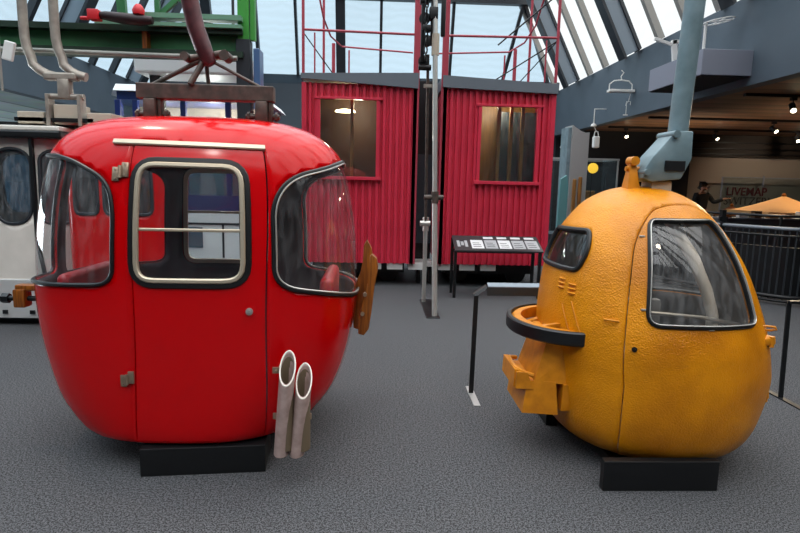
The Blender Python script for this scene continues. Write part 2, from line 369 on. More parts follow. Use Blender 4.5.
def pip(px, py, lp):
    ins = np.zeros(len(px), bool); n = len(lp)
    for i in range(n):
        x0, y0 = lp[i-1]; x1, y1 = lp[i]
        if y0 == y1: continue
        c = ((y0 > py) != (y1 > py)) & (px < (x1-x0)*(py-y0)/(y1-y0)+x0); ins ^= c
    return ins
def patch(egg, outer, holes=(), off=0, thick=.018, sp=.034, mats=None, name='shell', parent=None, weld=False, label=None, sheet=False):
    loops = [resamp(outer, sp*.75)] + [resamp(h, sp*.75) for h in holes]
    V = []; E = []
    for lp in loops:
        b = len(V); V += [(p.x, p.y) for p in lp]; E += [(b+i, b+(i+1) % len(lp)) for i in range(len(lp))]
    L = np.array(V); x0, y0 = L[:, 0].min(), L[:, 1].min(); x1, y1 = L[:, 0].max(), L[:, 1].max()
    nx = max(2, round((x1-x0)/sp)); ny = max(2, round((y1-y0)/sp))
    gx, gy = np.meshgrid(np.linspace(x0, x1, nx+1)[1:-1], np.linspace(y0, y1, ny+1)[1:-1]); g = np.stack([gx.ravel(), gy.ravel()], 1)
    keep = np.ones(len(g), bool)
    for q in V: keep &= ((g-np.array(q))**2).sum(1) > (sp*.5)**2
    V += [tuple(p) for p in g[keep]]
    vs, es, fs, *_ = delaunay_2d_cdt([Vector(v) for v in V], E, [], 0, 1e-6)
    vs = [(v[0], v[1]) for v in vs]; F = np.array([f for f in fs if len(f) == 3]); A = np.array(vs)
    c = A[F].mean(1); ok = pip(c[:, 0], c[:, 1], [tuple(p) for p in loops[0]])
    for h in loops[1:]: ok &= ~pip(c[:, 0], c[:, 1], [tuple(p) for p in h])
    F = F[ok]
    bm = bmesh.new(); co = []; ci = []
    for u, t in vs:
        n = egg.N(u/K, t); p = egg.S(u/K, t); co.append(p+n*off); ci.append(p+n*(off-thick))
    used = sorted(set(F.ravel().tolist())); mo = {i: bm.verts.new(co[i]) for i in used}
    cnt = {}
    for f in F.tolist():
        a, b, d = f
        n = (co[b]-co[a]).cross(co[d]-co[a]); m = egg.N(*(lambda q: (q[0]/K, q[1]))(A[[a, b, d]].mean(0)))
        if n.dot(m) < 0: b, d = d, b
        try: bm.faces.new((mo[a], mo[b], mo[d])).smooth = True
        except ValueError: continue
        for e in ((a, b), (b, d), (d, a)):
            if (e[1], e[0]) in cnt: cnt[(e[1], e[0])] += 1
            else: cnt[e] = cnt.get(e, 0)+1
    if not sheet:
        mi = {i: bm.verts.new(ci[i]) for i in used}
        inv = {v: k for k, v in mo.items()}
        for f in list(bm.faces):
            k = [inv[v] for v in f.verts]; q = bm.faces.new([mi[j] for j in k[::-1]]); q.material_index = 1; q.smooth = True
        for (a, b), k in cnt.items():
            if k == 1:
                if weld and (abs(A[a][0]-x0) < 1e-6 and abs(A[b][0]-x0) < 1e-6 or abs(A[a][0]-x1) < 1e-6 and abs(A[b][0]-x1) < 1e-6 or abs(A[a][1]-y0) < 1e-6 and abs(A[b][1]-y0) < 1e-6 or abs(A[a][1]-y1) < 1e-6 and abs(A[b][1]-y1) < 1e-6): continue
                bm.faces.new([bm.verts.new(x) for x in (co[b], co[a], ci[a], ci[b])])
    if weld: bmesh.ops.remove_doubles(bm, verts=bm.verts[:], dist=3e-4)
    mb = MB(); mb.bm.free(); mb.bm = bm
    return mb.build(name, mats, parent, None, label=label, fix=False)
def bead(egg, lp, sec, off, name, m, parent, step=.03, label=None):
    q = resamp(lp, step); P = [egg.at(p.x/K, p.y, off) for p in q]; N = [egg.N(p.x/K, p.y) for p in q]
    return MB().sweep(P, N, sec).build(name, m, parent, 40, label=label)
def rsec(wd, h, r=.3):
    a, b = wd/2, h/2; k = min(a, b)*r*2
    return [(-a, -b), (a, -b), (a, b-k), (a-k, b), (-a+k, b), (-a, b-k)]
FULL = lambda e, a=0: [Vector((a*K, 0)), Vector(((a+360)*K, 0)), Vector(((a+360)*K, e.L)), Vector((a*K, e.L))]

# ---------------------------------------------------------------- the hall
XR, XL, YB, HR, HL, HT, HB = 6.0, -7.3, 20.0, 4.73, 4.4, 9.0, 5.1
struct('floor', MB().box((-16, -7, -.1), (22, 24, 0)), M['carpet'])
struct('wall_back', MB().box((XL, YB, 0), (XR+.2, YB+.2, HB)), M['backwall'])
struct('wall_front', MB().box((-16, -7.2, 0), (22, -7, HT)), M['backwall'])
struct('trim_1', MB().box((XR, -7, 3.28), (XR+.25, YB, HR)), M['fascia'])
struct('trim_2', MB().box((XL-.25, -7, 3.24), (XL, YB, HL)), M['fascia'])
struct('ceiling', MB().box((XR+.25, -7, 3.3), (22, YB, 3.45)), M['plank'])
struct('ceiling_left', MB().box((-16, -7, 3.26), (XL-.25, YB, 3.4)), M['soffit'])
struct('wall_left', MB().box((-16.2, -7, 0), (-16, YB, 3.3)), M['backwall'])
struct('wall_right', MB().box((22, -7, 0), (22.2, YB, 3.4)), M['darkwall'])
struct('wall_livemap', MB().box((9.7, 18, 0), (22, 18.2, 2.65)), M['livewall'])
struct('wall_partition', MB().box((XR+.3, 17.6, 0), (9.7, 18.2, 3.3)), M['darkwall'])
struct('trim_3', MB().box((9.7, 17.9, 2.62), (22, 18.3, 3.3)), mat('dark_brown_bulkhead', '2A2019', .7))
for k, (z, yy) in enumerate(((3.05, 17.86), (2.86, 17.86), (2.7, 17.86))):
    struct('trim_%d' % (4+k), MB().box((9.7, yy-.04, z), (21, yy+.03, z+.03)), M['black'])
struct('wall_right_back', MB().box((XR+.2, YB, 0), (22, YB+.2, 3.45)), M['darkwall'])
struct('wall_hall_left_back', MB().box((-16, YB, 0), (XL, YB+.2, 3.3)), M['backwall'])

tan_r = math.tan(R_(63)); tan_b = math.tan(R_(72))
XRT = XR-(HT-HR)/tan_r; XLT = XL+(HT-HL)/tan_r; YBT = YB-(HT-HB)/tan_b
wn = [0]
def window(mb, m):
    wn[0] += 1; return struct('window_%d' % wn[0], mb, m)
window(MB().quad((XR, -7, HR), (XR, YB, HR), (XRT, YBT, HT), (XRT, -7, HT)), M['pane_right'])
window(MB().quad((XL, -7, HL), (XL, YB, HL), (XLT, YBT, HT), (XLT, -7, HT)), M['pane_back'])
window(MB().quad((XL, YB, HB-.3), (XR, YB, HB-.3), (XRT, YBT, HT), (XLT, YBT, HT)), M['pane_back'])
window(MB().quad((XLT, -7, HT), (XRT, -7, HT), (XRT, YBT, HT), (XLT, YBT, HT)), M['pane_top'])
def rp_(y, h, side, inset=0):          # a point on the right or left roof slope
    if side > 0: return Vector((XR-(h-HR)/tan_r-inset*math.sin(R_(63)), y, h-inset*math.cos(R_(63))))
    return Vector((XL+(h-HL)/tan_r+inset*math.sin(R_(63)), y, h-inset*math.cos(R_(63))))
for side, h0 in ((1, HR), (-1, HL)):
    mb = MB(); fl = MB()
    for y in (17.4, 13.4, 9.4, 5.4, 1.4, -2.6):
        d = .26; n = Vector((-side, 0, 0))
        mb.beam(rp_(y, h0-.05, side, d), rp_(y, HT, side, d), .14, .52, (0, 1, 0)) if 0 else mb.prism([rp_(y, h0+.02, side, 0), rp_(y, HT, side, 0), rp_(y, HT, side, .42), rp_(y, h0+.02, side, .40)], (0, .16, 0))
        a, b = rp_(y+.08, h0-.22, side, .53), rp_(y+.08, HT, side, .57)
        fl.beam(a, b, .34, .06, (0, 1, 0)) if 0 else fl.prism([rp_(y-.09, h0, side, .40), rp_(y-.09, HT, side, .42), rp_(y-.09, HT, side, .48), rp_(y-.09, h0-.02, side, .46)], (0, .34, 0))
        fl.prism([rp_(y-.05, h0+.02, side, .0), rp_(y-.05, HT, side, .0), rp_(y-.05, HT, side, .07), rp_(y-.05, h0, side, .07)], (0, .26, 0))
    struct('trim_%d' % (10+side), mb, M['steel']); struct('trim_%d' % (13+side), fl, M['darksteel'])
    mu_ = MB()
    for y0 in (17.4, 13.4, 9.4, 5.4, 1.4, -2.6):
        for f in (1.1, 2.2, 3.25):
            mu_.prism([rp_(y0-f, h0+.01, side, 0), rp_(y0-f, HT, side, 0), rp_(y0-f, HT, side, .14), rp_(y0-f, h0, side, .14)], (0, .13, 0))
    for f in (.8, 1.7): mu_.prism([rp_(17.6+f, h0+.01, side, 0), rp_(17.6+f, HT, side, 0), rp_(17.6+f, HT, side, .14), rp_(17.6+f, h0, side, .14)], (0, .10, 0))
    struct('trim_%d' % (16+side), mu_, M['mullion'] if side > 0 else M['darksteel'])
def bp_(x, h, inset=0): return Vector((x, YB-(h-HB)/tan_b-inset*math.sin(R_(72)), h-inset*math.cos(R_(72))))
mb = MB()
for x, wd in ((-6.6, .1), (-5.5, .3), (-3.95, .1), (-2.68, .08), (-1.25, .3), (.06, .09), (2.38, .09)):
    mb.prism([bp_(x-wd/2, HB), bp_(x-wd/2, HT), bp_(x-wd/2, HT, .2), bp_(x-wd/2, HB, .2)], (wd, 0, 0))
mb.beam(bp_(4.63, 7.45, .1), bp_(4.2, HB, .1), .1, .14, (0, 1, 0)); mb.beam(bp_(4.63, 7.45, .1), bp_(5.75, HB, .1), .1, .14, (0, 1, 0))
mb.beam(bp_(4.63, 7.45, .1), bp_(XRT, HT, .1), .12, .14, (0, 1, 0)); mb.beam(bp_(XL, HL, .1), bp_(XLT, HT, .1), .12, .14, (0, 1, 0))
struct('trim_20', mb, M['darksteel'])
struct('trim_21', MB().beam(bp_(XL+1, 7.45, .14), bp_(4.9, 7.45, .14), .22, .24, (0, 0, 1)), M['darksteel'])
mb = MB()
for y in (15.6, 11.6, 7.6, 3.6, -.4, -4.4): mb.box((XLT, y-.08, HT-.35), (XRT, y+.08, HT))
for x in (-3.2, -1, 1.2): mb.box((x-.05, -7, HT-.12), (x+.05, YBT, HT))
struct('trim_22', mb, M['darksteel'])
mb = MB()
for y in (10.2, 13.8, 16.2): mb.box((XR+.5, y-.04, 3.25), (20, y+.04, 3.3))
struct('trim_23', mb, M['black'])

# ---------------------------------------------------------------- red gondola
R = Egg(3.63, 2.8, [(0, -1.065), (.5, -1.055), (2, -1.045)], [(.157, .0, .0), (.157, .3, .29), (.157, .58, .56), (.163, .64, .65), (.19, .69, .672), (.26, .755, .68), (.36, .82, .684), (.56, .885, .688), (.78, .925, .69), (.99, .94, .69), (1.2, .934, .685), (1.4, .912, .67), (1.6, .87, .64), (1.72, .825, .605), (1.80, .765, .565), (1.86, .685, .51), (1.905, .58, .43), (1.935, .43, .31), (1.952, .22, .16), (1.957, .0, .0)])
rg = thing('gondola', 'glossy red egg-shaped cable car cabin with wraparound side windows, standing on a black plinth', 'cable car', (-1.05, 3.63, .157))
r_door = rloop([(107.3, .69), (105.2, 1.5), (109, 2.365), (50.8, 2.355), (54.3, 1.5), (52.3, .69)], [.02, .3, .04, .04, .3, .02])
r_win = rloop([(106.3, 1.612), (106.6, 2.262), (58.5, 2.257), (59.6, 1.612)], .115)
r_lw = rloop([(113.8, 1.612), (113.8, 2.0), (117.5, 2.15), (137, 2.272), (177, 2.29), (177, 1.56)], [.09, .1, .1, .12, .1, .06], 8)
r_rw = rloop([(51.2, 1.603), (50.6, 2.05), (43, 2.19), (12, 2.292), (-12, 2.292), (-43, 2.19), (-50.6, 2.08), (-51.2, 1.52), (-14, 1.485), (14, 1.485)], [.11, .1, .1, .15, .15, .1, .1, .08, .1, .1], 8)
mm = [M['red'], M['redinner']]
r_fw = rloop([(-73.7, 1.53), (-73.7, 2.255), (-120, 2.255), (-120, 1.53)], .1); r_lf = rloop([(-177, 1.54), (-177, 2.29), (-145, 2.27), (-128, 2.18), (-128, 1.54)], [.06, .1, .1, .1, .08], 8)
patch(R, FULL(R, -180), [grow(r_door, .004), r_fw, r_lw, r_lf, r_rw], 0, .022, .034, mm, 'body_shell', rg, True)
door = patch(R, grow(r_door, -.003), [r_win], .003, .035, .034, mm, 'door', rg)
def window_set(E, lp, parent, gl, fname='window_seal', sec=rsec(.034, .024), fm=M['rubber']):
    patch(E, grow(lp, .004), (), -.012, .004, .04, [gl, gl], 'window_pane', parent, sheet=True)
    bead(E, lp, sec, .004, fname, fm, parent)
for lp in (r_lw, r_lf, r_rw): window_set(R, lp, rg, M['scratch'], sec=rsec(.021, .020))
bead(R, grow(r_rw, -.012), rsec(.009, .010), .010, 'window_trim', M['chrome'], rg)
window_set(R, r_win, door, M['glass'], sec=rsec(.030, .02))
window_set(R, r_fw, rg, M['glass'], sec=rsec(.036, .02))
bead(R, grow(r_win, -.026), rsec(.026, .02), .010, 'window_frame', M['frame'], door)
bead(R, grow(r_fw, -.022), rsec(.03, .03), -.02, 'window_frame', M['frame'], rg)
def arc_path(E, p, q, off, n=24): return [E.at(p[0]+(q[0]-p[0])*i/n, p[1]+(q[1]-p[1])*i/n, off) for i in range(n+1)], [E.N(p[0]+(q[0]-p[0])*i/n, p[1]+(q[1]-p[1])*i/n) for i in range(n+1)]
P, N = arc_path(R, (103, 1.90), (62, 1.90), .004); MB().sweep(P, N, rsec(.016, .014), False).build('window_bar', M['frame'], door, 40)
P, N = arc_path(R, (-77, 1.92), (-117, 1.92), -.02); MB().sweep(P, N, rsec(.016, .014), False).build('window_bar', M['frame'], rg, 40)
P, N = arc_path(R, (118.5, 2.362), (50, 2.347), .008); MB().sweep(P, N, rsec(.030, .018), False).build('rain_gutter', M['frame'], rg, 40)
def hinge_plate(E, ph, t, parent, s=1, m=M['hinge'], name='hinge'):
    c = E.at(ph, t, .002); n = E.N(ph, t); x = Vector((0, 0, 1)).cross(n).normalized(); z = n.cross(x)
    mt = Matrix((x, n, z)).transposed().to_4x4(); mt.translation = c; mb = MB()
    mb.box((-.028*s, -.002, -.03*s), (-.004*s, .008, .018*s), .002); mb.box((.004*s, -.002, -.016*s), (.028*s, .010, .034*s), .002)
    mb.cyl((0, .010, -.02*s), (0, .010, .022*s), .007*s, 10)
    for a, b in ((-.017, -.022), (-.017, .008), (.016, -.006), (.016, .026)): mb.cyl((a*s, .006, b*s), (a*s, .012, b*s), .004*s, 8)
    bmesh.ops.transform(mb.bm, matrix=mt, verts=mb.bm.verts[:]); return mb.build(name, m, parent, 40)
hinge_plate(R, 112.2, 2.19, rg, 1.5); hinge_plate(R, 109.6, 1.10, rg, 1.3)
c = R.at(59.5, 1.477, 0); n = R.N(59.5, 1.477)
MB().cyl(c, c+n*.012, .019, 20).cyl(c+n*.012, c+n*.024, .011, 16).box(c+n*.024+Vector((-.004, -.004, -.01)), c+n*.032+Vector((.004, .004, .01)), .001).build('door_handle', M['chrome'], door, 40)
# handrail seats inside
for nm, sx in (('bench_seat', -1), ('bench_seat', 1)):
    cx = -1.05+sx*.60
    MB().box((cx-.16, 3.30, .50), (cx+.16, 3.96, .60), .04, seg=3).build('seat', M['seat'], rg, 40)
    xb = -1.05+sx*.76
    MB().box((xb-.04, 3.32, .60), (xb+.04, 3.94, 1.03), .038, seg=4).build('backrest', M['seat'], rg, 40)
MB().box((-1.5, 3.25, .20), (-.62, 4.0, .23)).build('floor_panel', M['darksteel'], rg)
# roof frame and hanger arm
MB().box((-1.42, 3.51, 2.055), (-.62, 3.59, 2.145), .006).build('roof_beam', M['rust'], rg)
for x in (-1.34, -.69):
    MB().box((x-.035, 3.49, 1.925), (x+.035, 3.60, 2.055), .008).box((x+.04, 3.52, 1.93), (x+.06, 3.58, 2.10), .004).cyl((x-.1, 3.55, 1.97), (x+.1, 3.55, 1.97), .016, 12).cyl((x-.09, 3.55, 1.97), (x-.075, 3.55, 1.97), .028, 6).cyl((x+.075, 3.55, 1.97), (x+.09, 3.55, 1.97), .028, 6).box((x-.05, 3.46, 1.90), (x+.06, 3.64, 1.93), .004).build('roof_mount', M['rust'], rg, 40)
apex = (-1.02, 3.55, 2.30)
MB().cyl((-1.33, 3.55, 2.14), apex, .014, 10).cyl((-.70, 3.53, 2.14), apex, .009, 8).cyl((-1.10, 3.50, 2.14), apex, .018, 10).cyl((-1.02, 3.60, 2.14), apex, .012, 10).cyl((-1.12, 3.55, 2.29), (-.90, 3.55, 2.33), .022, 12).cyl((-.90, 3.50, 2.31), (-.90, 3.60, 2.31), .03, 14).cyl((-1.13, 3.50, 2.30), (-1.13, 3.60, 2.30), .025, 14).build('hanger_bracket', M['rust'], rg, 40)
ap = [(-.98, 3.53, 2.26), (-1.0, 3.53, 2.29), (-1.03, 3.53, 2.36), (-1.065, 3.53, 2.46), (-1.09, 3.53, 2.58), (-1.115, 3.53, 2.72), (-1.12, 3.53, 2.9), (-1.09, 3.53, 3.1), (-1.0, 3.53, 3.3)]
MB().tube(ap, [.03, .042, .05, .05, .05, .05, .05, .05, .045], 16).build('hanger_arm', M['arm'], rg, 50)
MB().box((-1.25, 3.47, 3.28), (-.75, 3.59, 3.40), .02).cyl((-1.15, 3.45, 3.44), (-1.15, 3.61, 3.44), .08, 20).cyl((-.85, 3.45, 3.44), (-.85, 3.61, 3.44), .08, 20).build('rope_grip', M['rust'], rg, 40)
# wooden bumpers on the ends
def board(pts, y0, y1, name, parent, m):
    mb = MB().prism([(x, y0, z) for x, z in pts], (0, y1-y0, 0)); es = mb.bm.edges[:]
    bmesh.ops.bevel(mb.bm, geom=es, offset=.006, segments=2, profile=.5, affect='EDGES'); return mb.build(name, m, parent, 40)
bo = [(-.135, .665), (-.10, .655), (-.065, .69), (-.045, .80), (-.03, .95), (-.012, 1.08), (-.025, 1.18), (-.055, 1.235), (-.075, 1.20), (-.08, 1.10), (-.09, 1.02), (-.125, .95), (-.145, .90)]
board(bo, 3.58, 3.66, 'wooden_bumper', rg, M['wood'])
bo2 = [(-.10, .67), (-.065, .66), (-.035, .70), (-.018, .82), (-.004, .96), (.018, 1.09), (.008, 1.14), (-.02, 1.165), (-.035, 1.15), (-.03, 1.08), (-.045, .98), (-.07, .85), (-.10, .78)]
board(bo2, 3.42, 3.50, 'wooden_bumper', rg, M['wood'])
for (x, z) in ((-.075, .80), (-.06, .92)): MB().cyl((x, 3.40, z), (x, 3.43, z), .012, 12).build('bolt', M['hinge'], rg, 40)
MB().box((-2.12, 3.36, .82), (-2.05, 3.44, .93), .01).box((-2.11, 3.37, .92), (-1.97, 3.43, .955), .008).build('wooden_bumper', M['wood'], rg, 40)
MB().cyl((-2.2, 3.40, .87), (-1.96, 3.40, .87), .016, 12).cyl((-2.2, 3.40, .87), (-2.16, 3.40, .87), .03, 6).build('bolt', M['blackmetal'], rg, 40)
# ski holders
def oval(cx, cy, z, a, b, n=28, rot=0): 
    return [Vector((cx+a*math.cos(k*2*math.pi/n)*(abs(math.cos(k*2*math.pi/n))**-.25 if abs(math.cos(k*2*math.pi/n)) > 1e-3 else 1), cy+b*math.sin(k*2*math.pi/n), z)) for k in range(n)]
def ski_tube(xt, xb, zt, zb, y, lab=None):
    ho = MB(); n = 28; a, b = .041, .068; rings = []
    for (t, s_) in ((0, 1), (1, 1), (1, .84), (.02, .84)):
        ring = []
        for k in range(n):
            q = k*2*math.pi/n; dx = a*s_*math.cos(q); dy = b*s_*math.sin(q)
            ztop = zt + dy*1.15                     # mouth cut on a slant, low towards the front
            z = zb + (ztop-zb)*t; x = xb + (xt-xb)*t
            ring.append(ho.bm.verts.new((x+dx, y+dy, z)))
        rings.append(ring)
    for A, B in zip(rings, rings[1:]):
        for k in range(n): ho.bm.faces.new((A[k], A[(k+1) % n], B[(k+1) % n], B[k]))
    ho.bm.faces.new(rings[0][::-1]); ho.bm.faces.new(rings[-1]);
    o = ho.build('ski_holder_tube', [M['holder'], M['holderin']], rg, 40)
    for f in o.data.polygons:
        c = f.center
    mouth = [Vector((xt+a*.94*math.cos(q*2*math.pi/n), y+b*.94*math.sin(q*2*math.pi/n), zt+b*.94*math.sin(q*2*math.pi/n)*1.15)) for q in range(n)]
    MB().tube(mouth, .0042, 8, closed=True).build('mouth_rim', M['holderrim'], o, 60)
    ins = [Vector((xt+(xb-xt)*.04+a*.83*math.cos(q*2*math.pi/n), y+b*.83*math.sin(q*2*math.pi/n), zt-.02+b*.83*math.sin(q*2*math.pi/n)*1.15)) for q in range(n)]
    lo = [Vector((p.x, p.y, zb+.03)) for p in ins]; mb = MB()
    va = [mb.bm.verts.new(p) for p in ins]; vb = [mb.bm.verts.new(p) for p in lo]
    for k in range(n): mb.bm.faces.new((va[k], vb[k], vb[(k+1) % n], va[(k+1) % n]))
    mb.bm.faces.new(vb); mb.build('tube_lining', M['holderin'], o, 40)
ski_tube(-.445, -.478, .635, .175, 2.86)
ski_tube(-.362, -.40, .565, .168, 2.87)
for (x0, x1, z) in ((-.535, -.47, .60), (-.535, -.33, .345)):
    MB().box((x0, 2.925, z-.016), (x1, 2.94, z+.016), .002).cyl((x0+.02, 2.90, z), (x0+.02, 2.93, z), .007, 10).cyl((x0+.03, 2.93, z), (x0+.04, 3.12, z), .010, 8).cyl((x1-.03, 2.93, z), (x1-.04, 3.15, z), .010, 8).build('holder_bracket', M['hinge'], rg, 40)
rb = MB().box((-1.246, 2.95, 0), (-.587, 3.25, .156), .003, Matrix.Rotation(R_(5), 3, 'Z'), (-.916, 2.95, 0)).build('plinth', M['black'])
tag(rb, 'black rectangular plinth under the red cable car cabin', 'plinth')

# ---------------------------------------------------------------- yellow gondola
Y = Egg(3.45, 2.3, [(.1, 1.685), (.3, 1.705), (.55, 1.716), (1.0, 1.658), (1.3, 1.62), (1.6, 1.60)], [(.065, .0, .0), (.07, .34, .38), (.09, .45, .50), (.13, .52, .585), (.18, .558, .63), (.235, .583, .655), (.29, .603, .668), (.36, .62, .678), (.45, .64, .684), (.55, .648, .686), (.65, .645, .684), (.75, .635, .678), (.85, .622, .656), (.95, .603, .626), (1.05, .58, .594), (1.15, .55, .555), (1.25, .506, .51), (1.35, .45, .452), (1.43, .39, .39), (1.5, .325, .325), (1.55, .25, .25), (1.585, .17, .17), (1.605, .08, .08), (1.61, .0, .0)])
yg = thing('gondola', 'yellow hammered-metal egg-shaped cable car cabin hung from a grey-green arm, on black beams', 'cable car', (1.73, 3.45, .075))
y_door = rloop([(122.3, .47), (123, 1.08), (120.5, 1.42), (116.5, 1.80), (105, 1.975), (84, 2.02), (60, 2.02), (44, 1.93), (38, 1.80), (37.5, 1.4), (41, 1.15), (50, .85), (53, .47)], [.02, .1, .1, .12, .1, .1, .1, .1, .1, .1, .1, .1, .02])
y_win = rloop([(112.2, 1.322), (108.6, 1.68), (107.2, 1.905), (51, 1.905), (51.5, 1.72), (57.2, 1.318)], [.07, .1, .06, .09, .1, .05])
y_lw = rloop([(148.5, 1.565), (144, 1.70), (147, 1.812), (199, 1.80), (203, 1.70), (199, 1.565)], [.05, .06, .05, .05, .06, .05])
y_bw = rloop([(343, 1.32), (338, 1.86), (302, 1.90), (297, 1.30)], .06); y_mid = rloop([(290, 1.30), (288, 1.90), (252, 1.90), (248, 1.30)], .07)
ym = [M['yellow'], M['yelinner']]
patch(Y, FULL(Y), [grow(y_door, .0035), y_lw, y_mid, y_bw], 0, .025, .034, ym, 'body_shell', yg, True)
ydoor = patch(Y, grow(y_door, -.0025), [y_win], .003, .025, .034, ym, 'door', yg)
window_set(Y, y_win, ydoor, M['dark_glass'], sec=rsec(.025, .024))
window_set(Y, y_lw, yg, M['glass'], sec=rsec(.028, .026))
for lp in (y_bw, y_mid): window_set(Y, lp, yg, M['glass'], sec=rsec(.03, .03))
MB().tube([(1.66, 3.24, 1.46), (1.70, 3.16, 1.36), (1.77, 3.08, 1.22), (1.85, 3.06, 1.04), (1.90, 3.06, .90), (1.92, 3.1, .3)], .032, 14).build('inner_pole', M['holderrim'], yg, 50)
MB().tube([(1.28, 3.1, .90), (1.5, 3.02, .92), (1.8, 3.0, .90), (2.08, 3.08, .84)], .011, 8).build('inner_rail', M['chrome'], yg, 50)
MB().box((1.35, 3.5, .42), (2.05, 3.95, .50), .03).box((1.35, 3.9, .5), (2.05, 3.97, .82), .03).build('bench', M['yelinner'], yg, 40)
bead(Y, grow(y_win, -.006), rsec(.006, .010), .018, 'chrome_bead', M['chrome'], ydoor)
for ph, t in ((112.6, 1.80), (113.5, 1.40), (49, 1.83), (56, 1.36), (84, 1.31)):
    c = Y.at(ph, t, .004); n = Y.N(ph, t); MB().box(c-Vector((.014, .006, .005)), c+Vector((.014, .012, .005)), .002).build('window_clip', M['chrome'], ydoor)
c = Y.at(118, 1.19, 0); n = Y.N(118, 1.19)
MB().cyl(c, c+n*.008, .014, 16).cyl(c+n*.008, c+n*.02, .006, 12).build('door_handle', M['blackmetal'], ydoor, 40)
# embossed louvres and hooks
mb = MB()
for ph, t in ((160, 1.475), (160, 1.45), (160, 1.50), (151, 1.455), (151, 1.43), (151, 1.48)):
    c = Y.at(ph, t, .002); n = Y.N(ph, t); x = Vector((0, 0, 1)).cross(n).normalized(); mb.tube([c-x*.028-n*.004, c-x*.018+n*.006, c+x*.018+n*.006, c+x*.028-n*.004], .006, 8)
mb.build('louvre', M['yellow'], yg, 50)
c = Y.at(128, 1.325, 0); n = Y.N(128, 1.325); x = Vector((0, 0, 1)).cross(n).normalized()
MB().tube([c-x*.035, c-x*.03+n*.014, c+x*.0+n*.02, c+x*.03+n*.012, c+x*.04], .006, 8).build('hook', M['yellowpart'], yg, 50)
for ph0, t0, ph1, t1 in ((150, 1.385, 143, 1.22), (157, 1.36, 150, 1.21)):
    P, N = arc_path(Y, (ph0, t0), (ph1, t1), .004, 8); MB().sweep(P, N, rsec(.006, .006), False).build('rib', M['yellowpart'], yg, 40)
for t in (1.215, .905):
    c = Y.at(46, t, 0)
    MB().box((2.10, 2.92, c.z-.022), (2.185, 3.03, c.z+.022), .010, Matrix.Rotation(R_(-8), 3, 'Y')).cyl((2.165, 2.93, c.z-.03), (2.165, 2.93, c.z+.03), .014, 12).build('hinge', M['yellowpart'], yg, 40)
MB().tube([(2.10, 2.98, .855), (2.15, 2.96, .865), (2.19, 2.95, .862), (2.20, 2.95, .85), (2.17, 2.96, .842), (2.12, 2.97, .845)], .007, 8).build('loop_hook', M['yellowpart'], yg, 50)
# bumper ring round the left end
rc = Vector((1.20, 3.43, .755)); pts = []; nr = []
for k in range(37):
    q = R_(90+180*k/36); pts.append(rc+Vector((.355*math.cos(q), .40*math.sin(q), 0))); nr.append(Vector((.40*math.cos(q), .355*math.sin(q), 0)).normalized())
MB().sweep(pts, nr, rsec(.082, .028), False).build('rubber_bumper', M['rubber'], yg, 40)
inner = [p-n_*.045 for p, n_ in zip(pts, nr)]
MB().sweep(inner, nr, rsec(.07, .06), False).build('bumper_bracket', M['yellowpart'], yg, 40)
MB().beam((.98, 3.62, .70), (1.24, 3.6, .80), .05, .02).build('bumper_stay', M['yellowpart'], yg)
MB().beam((.92, 3.25, .76), (1.20, 3.2, .82), .04, .02).build('bumper_stay', M['yellowpart'], yg)
# ski box under the bumper
def sheetbox(poly, y0, y1, t, nm, parent, m):      # open-topped trough from an XZ outline
    mb = MB(); mb.prism([(x, y0, z) for x, z in poly], (0, t, 0)); mb.prism([(x, y1-t, z) for x, z in poly], (0, t, 0))
    for (a, b) in zip(poly[:-1], poly[1:]): mb.beam((a[0], (y0+y1)/2, a[1]), (b[0], (y0+y1)/2, b[1]), abs(y1-y0), t, (0, 0, 1) if abs(b[0]-a[0]) > abs(b[1]-a[1]) else (1, 0, 0))
    return mb.build(nm, m, parent)
mb = MB()
lo = [(.935, 3.16), (1.24, 3.12), (1.24, 3.52), (.935, 3.56)]
up = [(1.02, 3.2), (1.26, 3.15), (1.26, 3.5), (1.02, 3.55)]
def loft(mb, A, za, B, zb, cap=True):
    va = [mb.bm.verts.new((x, y, za)) for x, y in A]; vb = [mb.bm.verts.new((x, y, zb)) for x, y in B]; n = len(va)
    for k in range(n): mb.bm.faces.new((va[k], va[(k+1) % n], vb[(k+1) % n], vb[k]))
    if cap: mb.bm.faces.new(va[::-1]); mb.bm.faces.new(vb)
loft(mb, lo, .46, up, .735); mb.build('chute', M['yellowpart'], yg)
mb = MB(); loft(mb, [(.875, 3.16), (1.08, 3.13), (1.08, 3.50), (.875, 3.54)], .275, [(.90, 3.17), (1.06, 3.14), (1.06, 3.52), (.90, 3.56)], .47)
loft(mb, [(1.095, 3.13), (1.25, 3.14), (1.25, 3.5), (1.095, 3.5)], .30, [(1.10, 3.12), (1.24, 3.12), (1.24, 3.5), (1.10, 3.5)], .46); mb.build('ski_box', M['yellowpart'], yg)
mb = MB(); mb.tube([(0.935, 3.17, .50), (0.880, 3.18, .515), (0.850, 3.24, .52), (0.845, 3.36, .52), (0.860, 3.48, .515), (0.915, 3.52, .50)], .014, 8)
loft(mb, [(0.825, 3.2), (0.850, 3.2), (0.850, 3.5), (0.825, 3.5)], .42, [(0.830, 3.2), (0.855, 3.2), (0.855, 3.5), (0.830, 3.5)], .525)
loft(mb, [(0.835, 3.17), (0.935, 3.155), (0.935, 3.175), (0.835, 3.19)], .42, [(0.835, 3.17), (0.895, 3.16), (0.895, 3.18), (0.835, 3.19)], .52)
loft(mb, [(0.835, 3.2), (0.935, 3.2), (0.935, 3.5), (0.835, 3.5)], .41, [(0.835, 3.2), (0.935, 3.2), (0.935, 3.5), (0.835, 3.5)], .43)
mb.build('box_mouth', M['yellowpart'], yg, 40)
